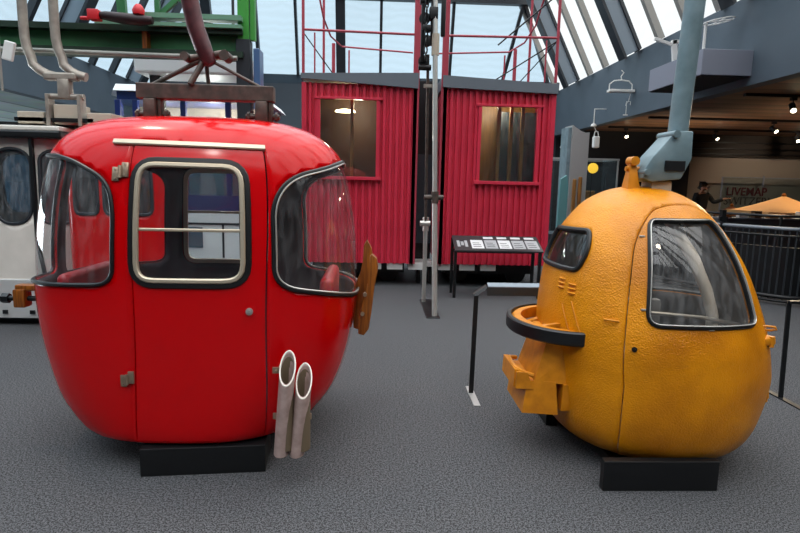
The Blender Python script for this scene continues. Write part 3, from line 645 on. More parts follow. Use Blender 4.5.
# hanger: bracket, elbow box, pole
mb = MB(); loft(mb, [(1.48, 3.34), (1.56, 3.34), (1.56, 3.44), (1.48, 3.44)], 1.57, [(1.50, 3.37), (1.535, 3.37), (1.535, 3.41), (1.50, 3.41)], 1.74)
mb.cyl((1.52, 3.35, 1.755), (1.52, 3.43, 1.755), .027, 18).cyl((1.48, 3.39, 1.71), (1.56, 3.39, 1.71), .015, 12).build('roof_bracket', M['yellowpart'], yg, 40)
MB().box((1.62, 3.33, 1.575), (1.74, 3.47, 1.64), .004).build('roof_block', M['beige'], yg)
mb = MB(); pr = [(1.55, 1.655), (1.55, 1.70), (1.60, 1.785), (1.70, 1.90), (1.72, 1.93), (1.825, 1.93), (1.83, 1.77), (1.775, 1.655), (1.60, 1.635)]
mb.prism([(x, 3.30, z) for x, z in pr], (0, .17, 0)); bmesh.ops.bevel(mb.bm, geom=mb.bm.edges[:], offset=.008, segments=2, profile=.5, affect='EDGES')
elb = mb.build('hanger_elbow', M['teal'], yg, 30)
MB().box((1.67, 3.29, 1.70), (1.79, 3.302, 1.76), .003).build('elbow_slot', M['black'], elb)
MB().cyl((1.565, 3.28, 1.69), (1.565, 3.49, 1.69), .018, 12).build('pivot_bolt', M['teal'], elb, 40)
MB().cyl((1.72, 3.28, 1.91), (1.72, 3.49, 1.91), .022, 14).build('pivot_bolt', M['teal'], elb, 40)
MB().tube([(1.772, 3.385, 1.86), (1.782, 3.385, 2.1), (1.795, 3.385, 2.4), (1.808, 3.385, 2.7), (1.80, 3.385, 3.0), (1.74, 3.385, 3.25)], .056, 20).build('hanger_pole', M['teal'], yg, 50)
MB().box((1.4, 3.32, 3.24), (1.9, 3.45, 3.36), .02).build('rope_grip', M['teal'], yg)
yb = thing('plinth', 'black steel beam plinth under the yellow cable car cabin', 'plinth', (1.53, 3.3, 0))
MB().box((1.225, 2.775, 0), (1.85, 2.825, .168), .004).build('front_beam', M['black'], yb)
MB().box((1.19, 4.0, 0), (1.86, 4.13, .17), .004).build('rear_beam', M['black'], yb)
for xa in (1.36, 1.58): MB().box((xa, 2.825, 0), (xa+.12, 4.0, .064), .003).build('side_beam', M['black'], yb)
MB().box((1.165, 3.60, 0), (1.24, 4.0, .17), .004).build('corner_block', M['black'], yb)

# ---------------------------------------------------------------- red corrugated cabins
def corr_pts(x0, x1, y, pitch=.098, dep=.040):
    o = []; x = x0; n = max(1, round((x1-x0)/pitch)); p = (x1-x0)/n
    for k in range(n): o += [(x0+k*p, y), (x0+(k+.42)*p, y), (x0+(k+.5)*p, y+dep), (x0+(k+.92)*p, y+dep)]
    return o + [(x1, y)]
def corr_panel(mb, x0, x1, z0, z1, y, X=None):
    pts = corr_pts(x0, x1, y)
    if X is not None: pts = [(X+(q-y)*(1 if X > 0 else 1), p) for p, q in pts]
    for s_ in (0, .012):
        va = [mb.bm.verts.new((a, b+s_, z0) if X is None else (a, b, z0)) for a, b in pts]; vb = [mb.bm.verts.new((a, b+s_, z1) if X is None else (a, b, z1)) for a, b in pts]
        for k in range(len(pts)-1): mb.bm.faces.new((va[k], va[k+1], vb[k+1], vb[k]))
        if X is not None: break
def corr_cabin(label, x0, x1, wx0, wx1, wz0, wz1, kind, railside):
    y0, y1, z0, z1 = 8.7, 10.9, .36, 3.02
    t = thing('corrugated_cabin', label, 'railway cabin', ((x0+x1)/2, y0, 0))
    mb = MB()
    for a, b, c, d in ((x0, wx0, z0, z1), (wx1, x1, z0, z1), (wx0, wx1, z0, wz0), (wx0, wx1, wz1, z1)): corr_panel(mb, a, b, c, d, y0)
    corr_panel(mb, y0, y1, z0, z1, y0, X=x0); corr_panel(mb, y0, y1, z0, z1, y0, X=x1-.03)
    mb.box((x0, y1-.02, z0), (x1, y1, z1)); mb.build('corrugated_wall', M['redbuild'], t)
    MB().box((x0-.02, y0-.02, z0), (x0+.05, y0+.03, z1), .004).build('corner_trim', M['redbuild'], t)
    MB().box((x1-.05, y0-.02, z0), (x1+.02, y0+.03, z1), .004).build('corner_trim', M['redbuild'], t)
    MB().box((wx0-.09, y0-.03, wz1), (wx1+.09, y0+.03, wz1+.035), .004).box((wx0-.08, y0-.05, wz0-.05), (wx1+.08, y0+.03, wz0), .004).box((wx0-.05, y0-.02, wz0), (wx0, y0+.04, wz1)).box((wx1, y0-.02, wz0), (wx1+.05, y0+.04, wz1)).build('window_frame', M['redbuild'], t)
    MB().box((wx0, y0+.02, wz0), (wx1, y0+.026, wz1)).build('window_pane', M['case_glass'], t)
    MB().box((x0+.06, y0+.06, z0), (x1-.06, y1-.05, z0+.08)).build('floor_panel', M['darkoak'], t)
    wm = M['darkoak'] if kind == 0 else M['oak']
    MB().box((x0+.04, y0+.9, z0), (x1-.04, y0+.94, z1-.02)).box((x0+.04, y0+.06, z0), (x0+.07, y0+.9, z1-.02)).build('wood_lining', wm, t)
    mb = MB()
    xs = (wx0+.45,) if kind == 0 else (wx0+.33, wx0+.52, wx0+.70)
    for x in xs: mb.box((x-.02, y0+.3, wz0-.3), (x+.03, y0+.36, wz1+.1))
    mb.build('wood_post', M['oak'], t)
    if kind == 0: MB().lathe((wx0+.34, y0+.5, wz1-.12), [(.16, 0), (.15, .02), (.05, .04)]).build('ceiling_lamp', M['lampglow'], t)
    else: MB().box((wx0+.36, y0+.6, wz0), (wx1+.15, y0+.62, wz1)).build('inner_pane', M['tint_glass'], t)
    zr = (3.07, 2.97, 3.19, 3.14) if kind == 0 else (3.0, 2.95, 3.09, 3.17)
    MB().prism([(x0-.03, y0-.06, zr[0]), (x1+.03, y0-.06, zr[1]), (x1+.03, y0-.06, zr[2]), (x0-.03, y0-.06, zr[3])], (0, y1-y0+.11, 0)).build('roof', M['flash'], t)
    MB().box((x0+.1, y0+.35, .17), (x1-.1, y1-.2, z0)).build('chassis', M['black'], t)
    mb = MB()
    for x in np.arange(x0+.95 if kind == 0 else x0+.0, x1-.05 if kind == 0 else x0+.75, .33): mb.box((x, y0+.05, z0-.10), (x+.24, y0+.33, z0))
    mb.build('white_block', M['white'], t)
    for x in (x0+.35, x1-.35):
        MB().cyl((x, y0+.45, .17), (x, y0+.52, .17), .17, 24).cyl((x, y1-.4, .17), (x, y1-.33, .17), .17, 24).cyl((x, y0+.45, .17), (x, y1-.33, .17), .04, 10).build('wheel_set', M['blackmetal'], t, 40)
    yr = y0+.02; zt = 4.55; xi, xo = (x1, x0) if railside > 0 else (x0, x1)
    MB().box((xi-.045, yr-.04, z0), (xi+.045, yr+.04, zt), .004).build('mast', M['rededge'], t)
    for (x, r, y, zz) in ((xo, .022, yr, zt), (xo*.86+xi*.14, .02, yr+.7, 4.5), (xo*.9+xi*.1, .012, yr, 3.72), (xo*.62+xi*.38, .014, yr+.7, 3.64), (xo*.79+xi*.21, .03, yr+1.2, 3.85)):
        MB().cyl((x, y, z1+.1), (x, y, zz), r, 10).build('railing_post', M['rededge'], t, 40)
    MB().tube([(xo, yr, 3.76), (xi, yr, 3.74)], .018, 8).build('railing_rail', M['rededge'], t, 40)
    MB().tube([(xo*.9+xi*.1, yr+.1, 4.5), (xo*.84+xi*.16, yr+.3, 4.0), (xo*.79+xi*.21, yr+.6, 3.82), (xo*.7+xi*.3, yr+1.0, 3.76), (xi, yr+1.0, 3.70)], .014, 8).build('railing_rail', M['rededge'], t, 40)
    MB().cyl((xo, yr, 3.72), (xo*.72+xi*.28, yr+.5, 3.15), .009, 6).build('brace', M['blackmetal'], t, 40)
    if railside < 0:
        MB().cyl((xo, yr, 3.72), (xo*.45+xi*.55, yr+.4, 3.15), .010, 6).cyl((xo*.5+xi*.5, yr+.3, 3.7), (xo*.96+xi*.04, yr+.1, 4.35), .012, 6).build('brace', M['blackmetal'], t, 40)
    return t
corr_cabin('left one of the two tall red corrugated metal cabins, lamp glowing behind its window', -1.10, .56, -.85, -.02, 1.67, 2.79, 0, 1)
corr_cabin('right one of the two tall red corrugated metal cabins, behind the reading desk', .98, 2.64, 1.55, 2.39, 1.65, 2.75, 1, -1)
t = thing('link_panel', 'dark grey panel closing the gap between the two red corrugated cabins', 'panel', (.77, 9.3, 0))
MB().box((.62, 9.3, .62), (.90, 9.36, 2.05), .004).build('lower_panel', M['backwall'], t)
MB().box((.62, 9.34, 2.0), (.90, 9.6, 3.2), .004).build('upper_panel', M['black'], t)
MB().box((.62, 9.36, .2), (.90, 9.4, .62)).build('bottom_panel', M['black'], t)
MB().box((.62, 8.95, .28), (.90, 9.3, .36), .004).build('white_step', M['white'], t)
MB().box((.66, 9.0, 0), (.72, 9.25, .28)).box((.85, 9.0, 0), (.9, 9.25, .28)).build('step_support', M['blackmetal'], t)

# silver poles with black pulley blocks between the red cabins
t = thing('pole_stand', 'pair of upright silver poles with black pulleys above, between the two red corrugated cabins', 'pole stand', (.68, 6.9, 0))
MB().box((.62, 6.62, 0), (.78, 7.7, .012), .002).build('floor_plate', M['blackmetal'], t)
MB().cyl((.66, 7.55, .01), (.645, 7.4, 1.0), .028, 14).build('silver_pole', M['chrome'], t, 40)
MB().cyl((.645, 7.4, 1.0), (.58, 7.0, 3.1), .018, 12).build('thin_pole', M['rust'], t, 40)
MB().cyl((.725, 6.72, .01), (.70, 6.85, 1.35), .033, 14).cyl((.70, 6.85, 1.35), (.63, 7.0, 4.3), .030, 14).build('silver_pole', M['chrome'], t, 40)
MB().cyl((.745, 6.9, .01), (.725, 6.95, 1.2), .022, 14).build('black_pole', M['blackmetal'], t, 40)
MB().cyl((.57, 6.86, 1.43), (.80, 6.86, 1.43), .03, 12).cyl((.70, 6.86, 1.36), (.70, 6.86, 1.5), .045, 14).build('coupling', M['rust'], t, 40)
MB().cyl((.57, 7.38, 1.08), (.70, 7.38, 1.08), .035, 12).cyl((.645, 7.4, .98), (.645, 7.4, 1.16), .04, 14).build('coupling', M['chrome'], t, 40)
MB().box((.54, 6.98, 2.72), (.68, 7.02, 2.76)).build('cross_bar', M['hanger'], t)
for z in (3.02, 3.25, 3.5, 3.75, 4.0, 4.25):
    MB().lathe((.53+(.03 if int(z*4) % 2 else 0), 7.0, z), [(.03, -.03), (.065, -.025), (.045, 0), (.065, .025), (.03, .03)], 'Y', 18).build('pulley_wheel', M['black'], t, 40)
MB().box((.49, 6.95, 3.0), (.53, 7.05, 4.4), .004).box((.60, 6.96, 3.2), (.66, 7.04, 3.9), .01).cyl((.47, 7.0, 2.95), (.62, 7.0, 2.95), .035, 12).build('pulley_frame', M['black'], t, 40)
for k in range(16):
    z = 3.05+k*.085; MB().tube([(.545+.018*math.cos(a*math.pi/4)*(1 if k % 2 else .3), 6.93+.018*math.cos(a*math.pi/4)*(.3 if k % 2 else 1), z+.05*math.sin(a*math.pi/4)) for a in range(8)], .009, 6, True).build('chain_link', M['black'], t, 60)
for k, (xa, za, zb) in enumerate(((.50, 3.35, 3.42), (.58, 3.48, 3.62), (.47, 3.66, 3.72), (.61, 3.8, 4.0), (.49, 3.9, 3.98), (.55, 4.1, 4.3))): MB().box((xa, 6.93, za), (xa+.10, 7.05, zb), .012).build('pulley_plate', M['black'], t, 40)
MB().box((.72, 6.97, 3.3), (.775, 7.03, 3.95), .02).cyl((.75, 7.0, 3.9), (.75, 7.0, 4.4), .05, 12).build('counterweight', M['black'], t, 40)
MB().cyl((.66, 6.95, 3.08), (.66, 6.95, 3.32), .045, 12).build('white_insulator', M['beige'], t, 40)

# reading desk
t = thing('reading_desk', 'low black reading desk with a row of grey caption panels, before the right red cabin', 'information desk', (1.75, 7.95, 0))
pz = lambda y: .68+(y-7.87)*(.17/.42)
mb = MB(); loft(mb, [(1.11, 7.87), (2.36, 7.87), (2.36, 8.29), (1.11, 8.29)], 0, [(1.11, 7.87), (2.36, 7.87), (2.36, 8.29), (1.11, 8.29)], 1, True)
for v in mb.bm.verts: v.co.z = pz(v.co.y)-(.02 if v.co.z < .5 else 0)
top = mb.build('desk_top', M['panelblack'], t)
def desk_quad(x0, x1, y0, y1, m, nm, lift=.002):
    mb = MB(); loft(mb, [(x0, y0), (x1, y0), (x1, y1), (x0, y1)], 0, [(x0, y0), (x1, y0), (x1, y1), (x0, y1)], 1)
    for v in mb.bm.verts: v.co.z = pz(v.co.y)+(lift if v.co.z > .5 else .0005)
    mb.build(nm, m, top)
for k in range(3): desk_quad(1.16+k*.055, 1.20+k*.055, 7.97+.04*(k % 2), 8.14-.03*(k % 2), M['panelgrey'], 'print')
for k, m in enumerate((M['panelwhite'], M['panelgrey'], M['panelwhite'], M['panelgrey'], M['panelgrey'])): desk_quad(1.36+k*.198, 1.535+k*.198, 7.93, 8.16, m, 'caption_panel')
for k in range(4):
    desk_quad(1.56+k*.2, 1.70+k*.2, 8.20, 8.25, M['panelwhite'], 'caption_heading')
for k in range(5):
    for j in range(3): desk_quad(1.385+k*.198, 1.50+k*.198-.02*(j == 2), 7.97+j*.05, 7.982+j*.05, M['panelblack'], 'print_line', .0035)
for x in (1.12, 2.32):
    for y in (7.9, 8.26): MB().box((x-.02, y-.02, 0), (x+.02, y+.02, pz(y)-.018)).build('leg', M['blackmetal'], t)
MB().box((1.12, 8.25, .60), (2.34, 8.28, .66)).build('cross_bar', M['blackmetal'], t)

# low black barriers beside the yellow cabin
def barrier(label, xleg, xend, y, flip=1):
    t = thing('barrier', label, 'barrier', (xleg, y, 0), 'low black barrier stands')
    MB().beam((xleg, y, .0), (xleg+.02, y+.06, .76), .035, .012, (0, 1, 0)).build('leg', M['blackmetal'], t)
    MB().box((xleg-.02, y-.25, 0), (xleg+.03, y+.15, .010), .002).build('foot', M['brushed'] if flip > 0 else M['blackmetal'], t)
    if flip > 0:
        mb = MB(); x0 = xleg+.10
        mb.prism([(xleg+.02, y+.06, .755), (x0, y+.06, .815), (x0, y+.075, .835), (xleg, y+.075, .765)], (0, .05, 0))
        mb.prism([(x0, y+.045, .765), (x0, y+.06, .765), (x0, y+.075, .825), (x0, y+.06, .825)], (xend-x0, 0, 0)); mb.build('reading_rail', M['black'], t)
        MB().prism([(x0+.01, y+.062, .8255), (x0+.01, y+.12, .846), (x0+.01, y+.12, .852), (x0+.01, y+.062, .832)], (xend-x0-.02, 0, 0)).build('rail_highlight', M['steel'], t)  # strip paints a grey highlight along the black rail's top
    else:
        MB().beam((xleg+.02, y+.06, .755), (xend, y+.06, .765), .05, .02).build('rail', M['blackmetal'], t)
    return t
barrier('low black barrier stand on the left behind the yellow cabin, sloping top rail', .75, 2.0, 4.17)
barrier('low black barrier stand at the right edge of the photo, right of the yellow cabin', 3.17, 4.6, 4.12, -1)
b2 = [o for o in bpy.data.objects if o.name.startswith('barrier')][-1]
MB().box((4.55, 3.9, 0), (4.6, 4.25, .01)).beam((4.57, 4.1, 0), (4.59, 4.18, .76), .035, .012, (0, 1, 0)).build('far_leg', M['blackmetal'], b2)

# ---------------------------------------------------------------- silver gondola at the left edge
t = thing('gondola', 'silver cable car cabin with tall rounded windows, cut by the left photo edge', 'cable car', (-4.3, 7.0, .1))
G = Egg(6.95, 7, [(0, -4.25), (2, -4.25)], [(.10, 0, 0), (.101, .6, .5), (.12, .93, .74), (.2, 1.02, .82), (.45, 1.05, .85), (1.2, 1.05, .85), (1.9, 1.0, .80), (2.0, .97, .78), (2.03, .8, .6), (2.04, .0, .0)])
def gx(x, z):                                   # front-face address from x and height
    t0 = min((abs(G.prof(G.L*i/400)[0]-z), G.L*i/400) for i in range(60, 380))[1]; a = math.degrees(math.acos(max(-1, min(1, (x+4.25)/1.05))))
    best = min(((abs(G.S(p, t0).x-x), p) for p in [20+.25*k for k in range(560)]))[1]; return best, t0
def grect(x0, x1, z0, z1, r, N=8): return rloop([gx(x1, z0), gx(x1, z1), gx(x0, z1), gx(x0, z0)], r, N)
wa = grect(-3.94, -3.58, 1.08, 1.86, .2); wb = grect(-3.50, -3.24, 1.08, 1.86, .13); wc = grect(-4.9, -4.5, 1.08, 1.86, .2)
patch(G, FULL(G), [wa, wb, wc]+[mirror(q) for q in (wa, wb, wc)], 0, .02, .06, [M['silver'], mat('light_grey_lining', 'A8B0B2', .6)], 'body_shell', t, True)
for lp in [wa, wb, wc]+[mirror(q) for q in (wa, wb, wc)]: window_set(G, lp, t, M['tint_glass'], sec=rsec(.03, .02), fm=M['darksteel'])
MB().box((-3.555, 6.075, .9), (-3.52, 6.12, 2.02), .004).beam((-3.54, 6.09, .92), (-3.42, 6.10, .10), .03, .03).build('door_seam_strip', M['blackmetal'], t)
MB().box((-4.45, 6.075, .5), (-4.42, 6.12, 2.02), .004).build('door_seam_strip', M['blackmetal'], t)
MB().box((-5.25, 6.05, 1.96), (-3.22, 7.8, 2.04), .02).build('roof_gasket', M['blackmetal'], t)
MB().box((-5.2, 6.10, 2.035), (-3.25, 7.75, 2.09), .015).build('roof_panel', M['silver'], t)
MB().box((-5.2, 6.07, .08), (-3.45, 6.13, .50), .01).build('lower_panel', M['silverlow'], t)
for x in (-3.62, -3.90, -4.4, -4.8): MB().box((x-.03, 6.055, .13), (x+.02, 6.075, .17)).build('latch', M['black'], t)
MB().box((-5.1, 6.2, 0), (-3.3, 7.7, .1)).build('skid', M['black'], t)
MB().box((-4.2, 6.32, 2.09), (-3.0, 6.50, 2.14)).box((-3.75, 6.2, 2.14), (-2.95, 6.28, 2.18)).build('roof_rail', M['blackmetal'], t)
for x0, x1 in ((-3.72, -3.45), (-3.02, -2.76)): MB().box((x0, 6.2, 2.12), (x1, 6.5, 2.24), .01).build('roof_box', M['beige'], t)
MB().box((-3.36, 6.22, 2.12), (-3.09, 6.45, 2.32), .01).build('roof_box', M['beige'], t)
for x in (-3.40, -3.08): MB().box((x-.018, 6.18, 2.1), (x+.018, 6.3, 2.42), .004).build('hanger_side', M['hanger'], t)
MB().cyl((-3.42, 6.24, 2.40), (-3.05, 6.24, 2.40), .03, 14).box((-3.30, 6.2, 2.38), (-3.18, 6.3, 2.58), .01).build('hanger_pin', M['hanger'], t, 40)
MB().box((-3.44, 6.20, 2.56), (-3.10, 6.31, 2.64), .02).build('hanger_clamp', M['hanger'], t)
for dx in (0, .31):
    MB().tube([(-3.62+dx, 6.25, 4.2), (-3.62+dx, 6.25, 3.6), (-3.62+dx, 6.25, 3.1), (-3.615+dx, 6.25, 2.98), (-3.60+dx, 6.25, 2.88), (-3.565+dx, 6.25, 2.79), (-3.55+dx, 6.25, 2.715), (-3.48+dx, 6.25, 2.655), (-3.41+dx, 6.25, 2.62), (-3.33+dx, 6.25, 2.60)], .046, 16).build('hanger_tube', M['hanger'], t, 50)
MB().box((-3.9, 6.15, 4.15), (-2.9, 6.35, 4.3), .02).build('rope_grip', M['hanger'], t)

# red cabin seen through the windows, and the blue and white railcar behind
t = thing('gondola', 'small boxy red cabin behind the big red gondola, seen through its windows', 'cable car', (-2.5, 6.3, 0))
H2 = Egg(6.15, 5, [(0, -2.60), (2, -2.60)], [(.2, 0, 0), (.205, .3, .35), (.24, .4, .45), (.4, .44, .5), (1.2, .455, .5), (1.7, .44, .48), (1.78, .38, .4), (1.8, 0, 0)])
wz = rloop([(123, 1.40), (123, 2.0), (100, 2.0), (100, 1.40)], .07); wz2 = rloop([(93, 1.40), (93, 2.0), (47, 2.0), (47, 1.40)], .08)
patch(H2, FULL(H2), [wz, wz2], 0, .02, .06, [M['red'], M['redinner']], 'body_shell', t, True)
for lp in (wz, wz2): window_set(H2, lp, t, M['tint_glass'], sec=rsec(.03, .02), fm=M['darksteel'])
MB().box((-2.85, 5.9, 0), (-2.35, 6.4, .21)).build('stand', M['black'], t)

t = thing('railcar', 'dark blue and white railway car with many windows, standing behind the red gondola', 'railcar', (-2.9, 9.6, 0))
x0, x1, y0, y1 = -3.92, -1.90, 9.0, 11.6
mb = MB(); fp = lambda inset: [(-4.12+inset*0, 9.5), (x0, y0), (x1, y0), (x1, y1), (-4.12, y1)]
mb2 = MB(); loft(mb2, fp(0), .35, fp(0), 1.07); mb2.build('lower_wall', M['railwhite'], t)
mb2 = MB(); loft(mb2, fp(0), 1.07, fp(0), 1.33); mb2.build('navy_stripe', M['navy'], t)
mb2 = MB(); loft(mb2, fp(0), 2.74, fp(0), 2.86); mb2.build('upper_band', M['navy'], t)
mb2 = MB(); loft(mb2, [(-4.2, 9.45), (x0-.02, y0-.08), (x1+.08, y0-.08), (x1+.08, y1+.1), (-4.2, y1+.1)], 2.86, [(-4.18, 9.5), (x0, y0-.02), (x1, y0-.02), (x1, y1), (-4.18, y1)], 2.96); mb2.build('roof', M['railwhite'], t)
pill = [-3.92, -3.66, -2.95, -2.28, -1.94]
for i, x in enumerate(pill): MB().box((x-.04, y0, 1.33), (x+.04, y0+.09, 2.74), .01).build('window_pillar', M['navy'], t)
MB().box((-4.14, 9.45, 1.33), (-4.06, 9.55, 2.74)).build('window_pillar', M['navy'], t)
MB().box((x0, y0+.0, 1.86), (x1, y0+.07, 1.95)).build('window_sill', M['navy'], t)
for a, b in zip(pill, pill[1:]):
    for z0, z1 in ((1.33, 1.86), (1.95, 2.74)): MB().box((a+.04, y0+.04, z0), (b-.04, y0+.046, z1)).build('window_pane', M['case_glass'] if z0 > 1.9 else M['tint_glass'], t)
MB().quad((-4.1, 9.5, 1.33), (x0, y0+.02, 1.33), (x0, y0+.02, 2.74), (-4.1, 9.5, 2.74)).build('window_pane', M['tint_glass'], t)
MB().box((-4.05, 9.9, 1.33), (x1-.02, 9.95, 2.74)).build('inner_wall', M['cream'], t)
for x in (-3.25, -3.0, -2.5): MB().box((x, 9.6, 2.05), (x+.12, 9.66, 2.35), .01).build('interior_fitting', M['railwhite'], t)
MB().beam((-2.8, 9.5, 2.5), (-2.4, 9.6, 2.4), .06, .04).build('interior_light', M['lampglow'], t)
MB().box((x0+.02, y0-.012, .88), (x1, y0, .91)).box((-2.4, y0-.012, .36), (-2.37, y0, .89)).build('rubbing_strip', M['darksteel'], t)
MB().box((-3.2, y0-.02, .52), (-2.7, y0, .84), .008).build('lower_hatch', M['tint_glass'], t)
MB().box((-3.8, 9.3, 0), (-1.6, 11.3, .35)).build('underframe', M['black'], t)
t = tag(MB().box((-3.25, 8.0, 2.97), (-1.70, 8.7, 3.20), .03).build('roof_duct', mat('pale_grey_duct', 'C4C8CA', .5), None), 'pale grey rounded box hung above the blue and white railcar', 'duct')
MB().box((-3.12, 8.2, 2.55), (-2.98, 8.4, 2.97)).cyl((-2.0, 8.3, 3.2), (-2.0, 8.3, 9), .02, 8).cyl((-3.0, 8.3, 3.2), (-3.0, 8.3, 9), .02, 8).build('duct_hanger', M['darksteel'], t)

# green machinery across the top left
t = thing('cableway_beam', 'long green steel beam of a lift tower with bracing, across the top left of the photo', 'steel beam', (-1.38, 6.663, 0))
MB().box((-8.17, 6.6, 2.958), (-1.47, 6.625, 3.134)).build('beam_web', M['green'], t)
MB().box((-8.17, 6.487, 3.134), (-1.47, 6.738, 3.197)).box((-8.17, 6.487, 2.895), (-1.47, 6.738, 2.958)).build('beam_flange', M['greendark'], t)
for x in (-6.54, -4.9, -2.51): MB().box((x-.025, 6.5, 2.958), (x+.025, 6.6, 3.134)).build('stiffener', M['wood'] if x == -2.51 else M['green'], t)
MB().box((-2.58, 6.437, 3.266), (-1.47, 6.587, 3.316)).box((-2.45, 6.437, 3.184), (-1.47, 6.562, 3.222)).build('upper_rail', M['greenlight'], t)
MB().beam((-2.79, 6.663, 3.234), (-2.83, 6.663, 4.114), .09, .06, (0, 1, 0)).beam((-2.45, 6.663, 3.297), (-1.89, 6.663, 3.8), .05, .05, (0, 1, 0)).beam((-1.95, 6.663, 3.297), (-2.51, 6.663, 3.863), .05, .05, (0, 1, 0)).beam((-2.41, 6.638, 3.297), (-2.41, 6.638, 3.989), .05, .05, (0, 1, 0)).build('brace', M['green'], t)
MB().box((-3.02, 6.487, 3.197), (-2.45, 6.713, 3.247)).build('bracket_plate', M['greenlight'], t)
MB().box((-1.53, 6.537, 3.096), (-1.41, 6.663, 5.371), .004).box((-1.4, 6.562, 3.096), (-1.35, 6.638, 5.371)).build('green_post', M['greenbright'], t)
MB().box((-1.55, 6.525, 0), (-1.4, 6.675, 3.096), .004).build('dark_post', M['darksteel'], t)
MB().box((-1.7, 6.474, 0), (-1.23, 6.789, 0.02)).build('post_foot', M['darksteel'], t)
MB().box((-1.36, 6.5, 2.35), (-1.29, 6.72, 3.0), .01).build('plate', M['tint_solid'], t)
tag(MB().tube([(-8.17, 6.411, 2.933), (-5.03, 6.411, 2.901), (-2.51, 6.411, 2.876), (-1.51, 6.411, 2.87)], .026, 10).build('steel_rope', M['rope'], None, 60), 'thick grey steel rope running along the underside of the green beam', 'rope')
t = thing('rope_clamp', 'dark red rope clamp with two bright red ends, lying on the green beam', 'clamp', (-2.77, 6.349, 3.234))
MB().tube([(-2.97, 6.349, 3.247), (-2.84, 6.349, 3.241), (-2.69, 6.349, 3.222), (-2.49, 6.349, 3.209), (-2.36, 6.349, 3.209)], [.025, .044, .056, .056, .038], 12).build('clamp_body', mat('dark_red_hose', '2A1416', .5), t, 40)
MB().box((-3, 6.286, 3.19), (-2.89, 6.399, 3.291), .008).cyl((-3.02, 6.349, 3.209), (-3.09, 6.349, 3.209), .02, 10).build('red_end', M['signalred'], t, 40)
MB().lathe((-2.5, 6.349, 3.303), [(.025, -.05), (.055, -.04), (.063, 0), (.044, .04), (.025, .06)], 'Z', 16).build('red_knob', M['signalred'], t, 40)
t = thing('wire_bracket', 'small white bracket on a thin vertical wire at the far left edge', 'bracket', (-3.65, 5.9, 2.7))
MB().cyl((-3.66, 5.9, 2.4), (-3.66, 5.9, 3.4), .012, 8).build('wire', M['rope'], t)
MB().box((-3.62, 5.88, 2.68), (-3.52, 5.92, 2.86), .01, Matrix.Rotation(R_(14), 3, 'Y')).build('bracket_plate', M['white'], t)

# ---------------------------------------------------------------- fence with black bars
t = thing('railing', 'curved black barred railing with a pale grey top rail, behind the yellow cabin', 'railing', (5.7, 7.9, 0))
path = [(4.45, 9.9), (4.7, 9.3), (5.0, 8.75), (5.3, 8.25), (5.55, 7.85), (5.8, 7.6), (6.15, 7.55), (6.6, 7.75), (7.1, 8.0), (7.7, 8.1), (8.5, 8.1)]
def dens(p, n=8):
    o = []
    for i in range(len(p)-1):
        P = [Vector(p[max(0, i-1)]), Vector(p[i]), Vector(p[i+1]), Vector(p[min(len(p)-1, i+2)])]
        for k in range(n):
            u = k/n; o.append(.5*((2*P[1])+(P[2]-P[0])*u+(2*P[0]-5*P[1]+4*P[2]-P[3])*u*u+(3*P[1]-P[0]-3*P[2]+P[3])*u**3))
    return o+[Vector(p[-1])]
dp = dens(path)
MB().tube([(p.x, p.y, 1.08) for p in dp], .025, 8).build('top_rail', M['roofgrey'], t, 60)
for z, r in ((.12, .03), (.98, .015), (.06, .02)): MB().tube([(p.x, p.y, z) for p in dp], r, 8).build('rail', M['black'], t, 60)
L = 0; acc = [0]
for a, b in zip(dp, dp[1:]): L += (b-a).length; acc.append(L)
def along(d):
    for i in range(len(dp)-1):
        if acc[i+1] >= d: return dp[i]+(dp[i+1]-dp[i])*((d-acc[i])/(acc[i+1]-acc[i]))
    return dp[-1]
d = .05
while d < L and d < 5.2:
    p = along(d); MB().cyl((p.x, p.y, .08), (p.x, p.y, 1.06), .011, 6).build('bar', M['barm'], t, 40); d += .085
for d in (.3, 1.7, 3.1, 4.5):
    p = along(d); MB().box((p.x-.03, p.y-.02, 0), (p.x+.03, p.y+.06, 1.3)).box((p.x-.06, p.y-.02, 1.14), (p.x+.06, p.y+.02, 1.2)).build('post', M['black'], t)
t = thing('stair_guard', 'black solid curved guard wall just behind the barred railing', 'guard wall', (5.9, 8.4, 0))
mb = MB(); q = [(p.x+.12, p.y+.22) for p in dp]
va = [mb.bm.verts.new((x, y, .10)) for x, y in q]; vb = [mb.bm.verts.new((x, y, .80)) for x, y in q]; va2 = [mb.bm.verts.new((x+.03, y+.05, .10)) for x, y in q]; vb2 = [mb.bm.verts.new((x+.03, y+.05, .80)) for x, y in q]
for k in range(len(q)-1):
    for A, B in ((va, vb), (vb, vb2), (vb2, va2), (va2, va)): mb.bm.faces.new((A[k], A[k+1], B[k+1], B[k]))
mb.build('guard_panel', M['black'], t, 40)
for k in (4, 30, 50, 70): MB().box((q[k][0]-.03, q[k][1], 0), (q[k][0]+.03, q[k][1]+.06, .12)).build('foot', M['black'], t)
MB().tube([(p.x+.4, p.y+.9, 1.22) for p in dp], .02, 8).build('back_rail', M['blackmetal'], t, 40)
for k in (10, 40, 60): MB().cyl((dp[k].x+.4, dp[k].y+.9, 0), (dp[k].x+.4, dp[k].y+.9, 1.22), .02, 8).build('back_post', M['blackmetal'], t, 40)

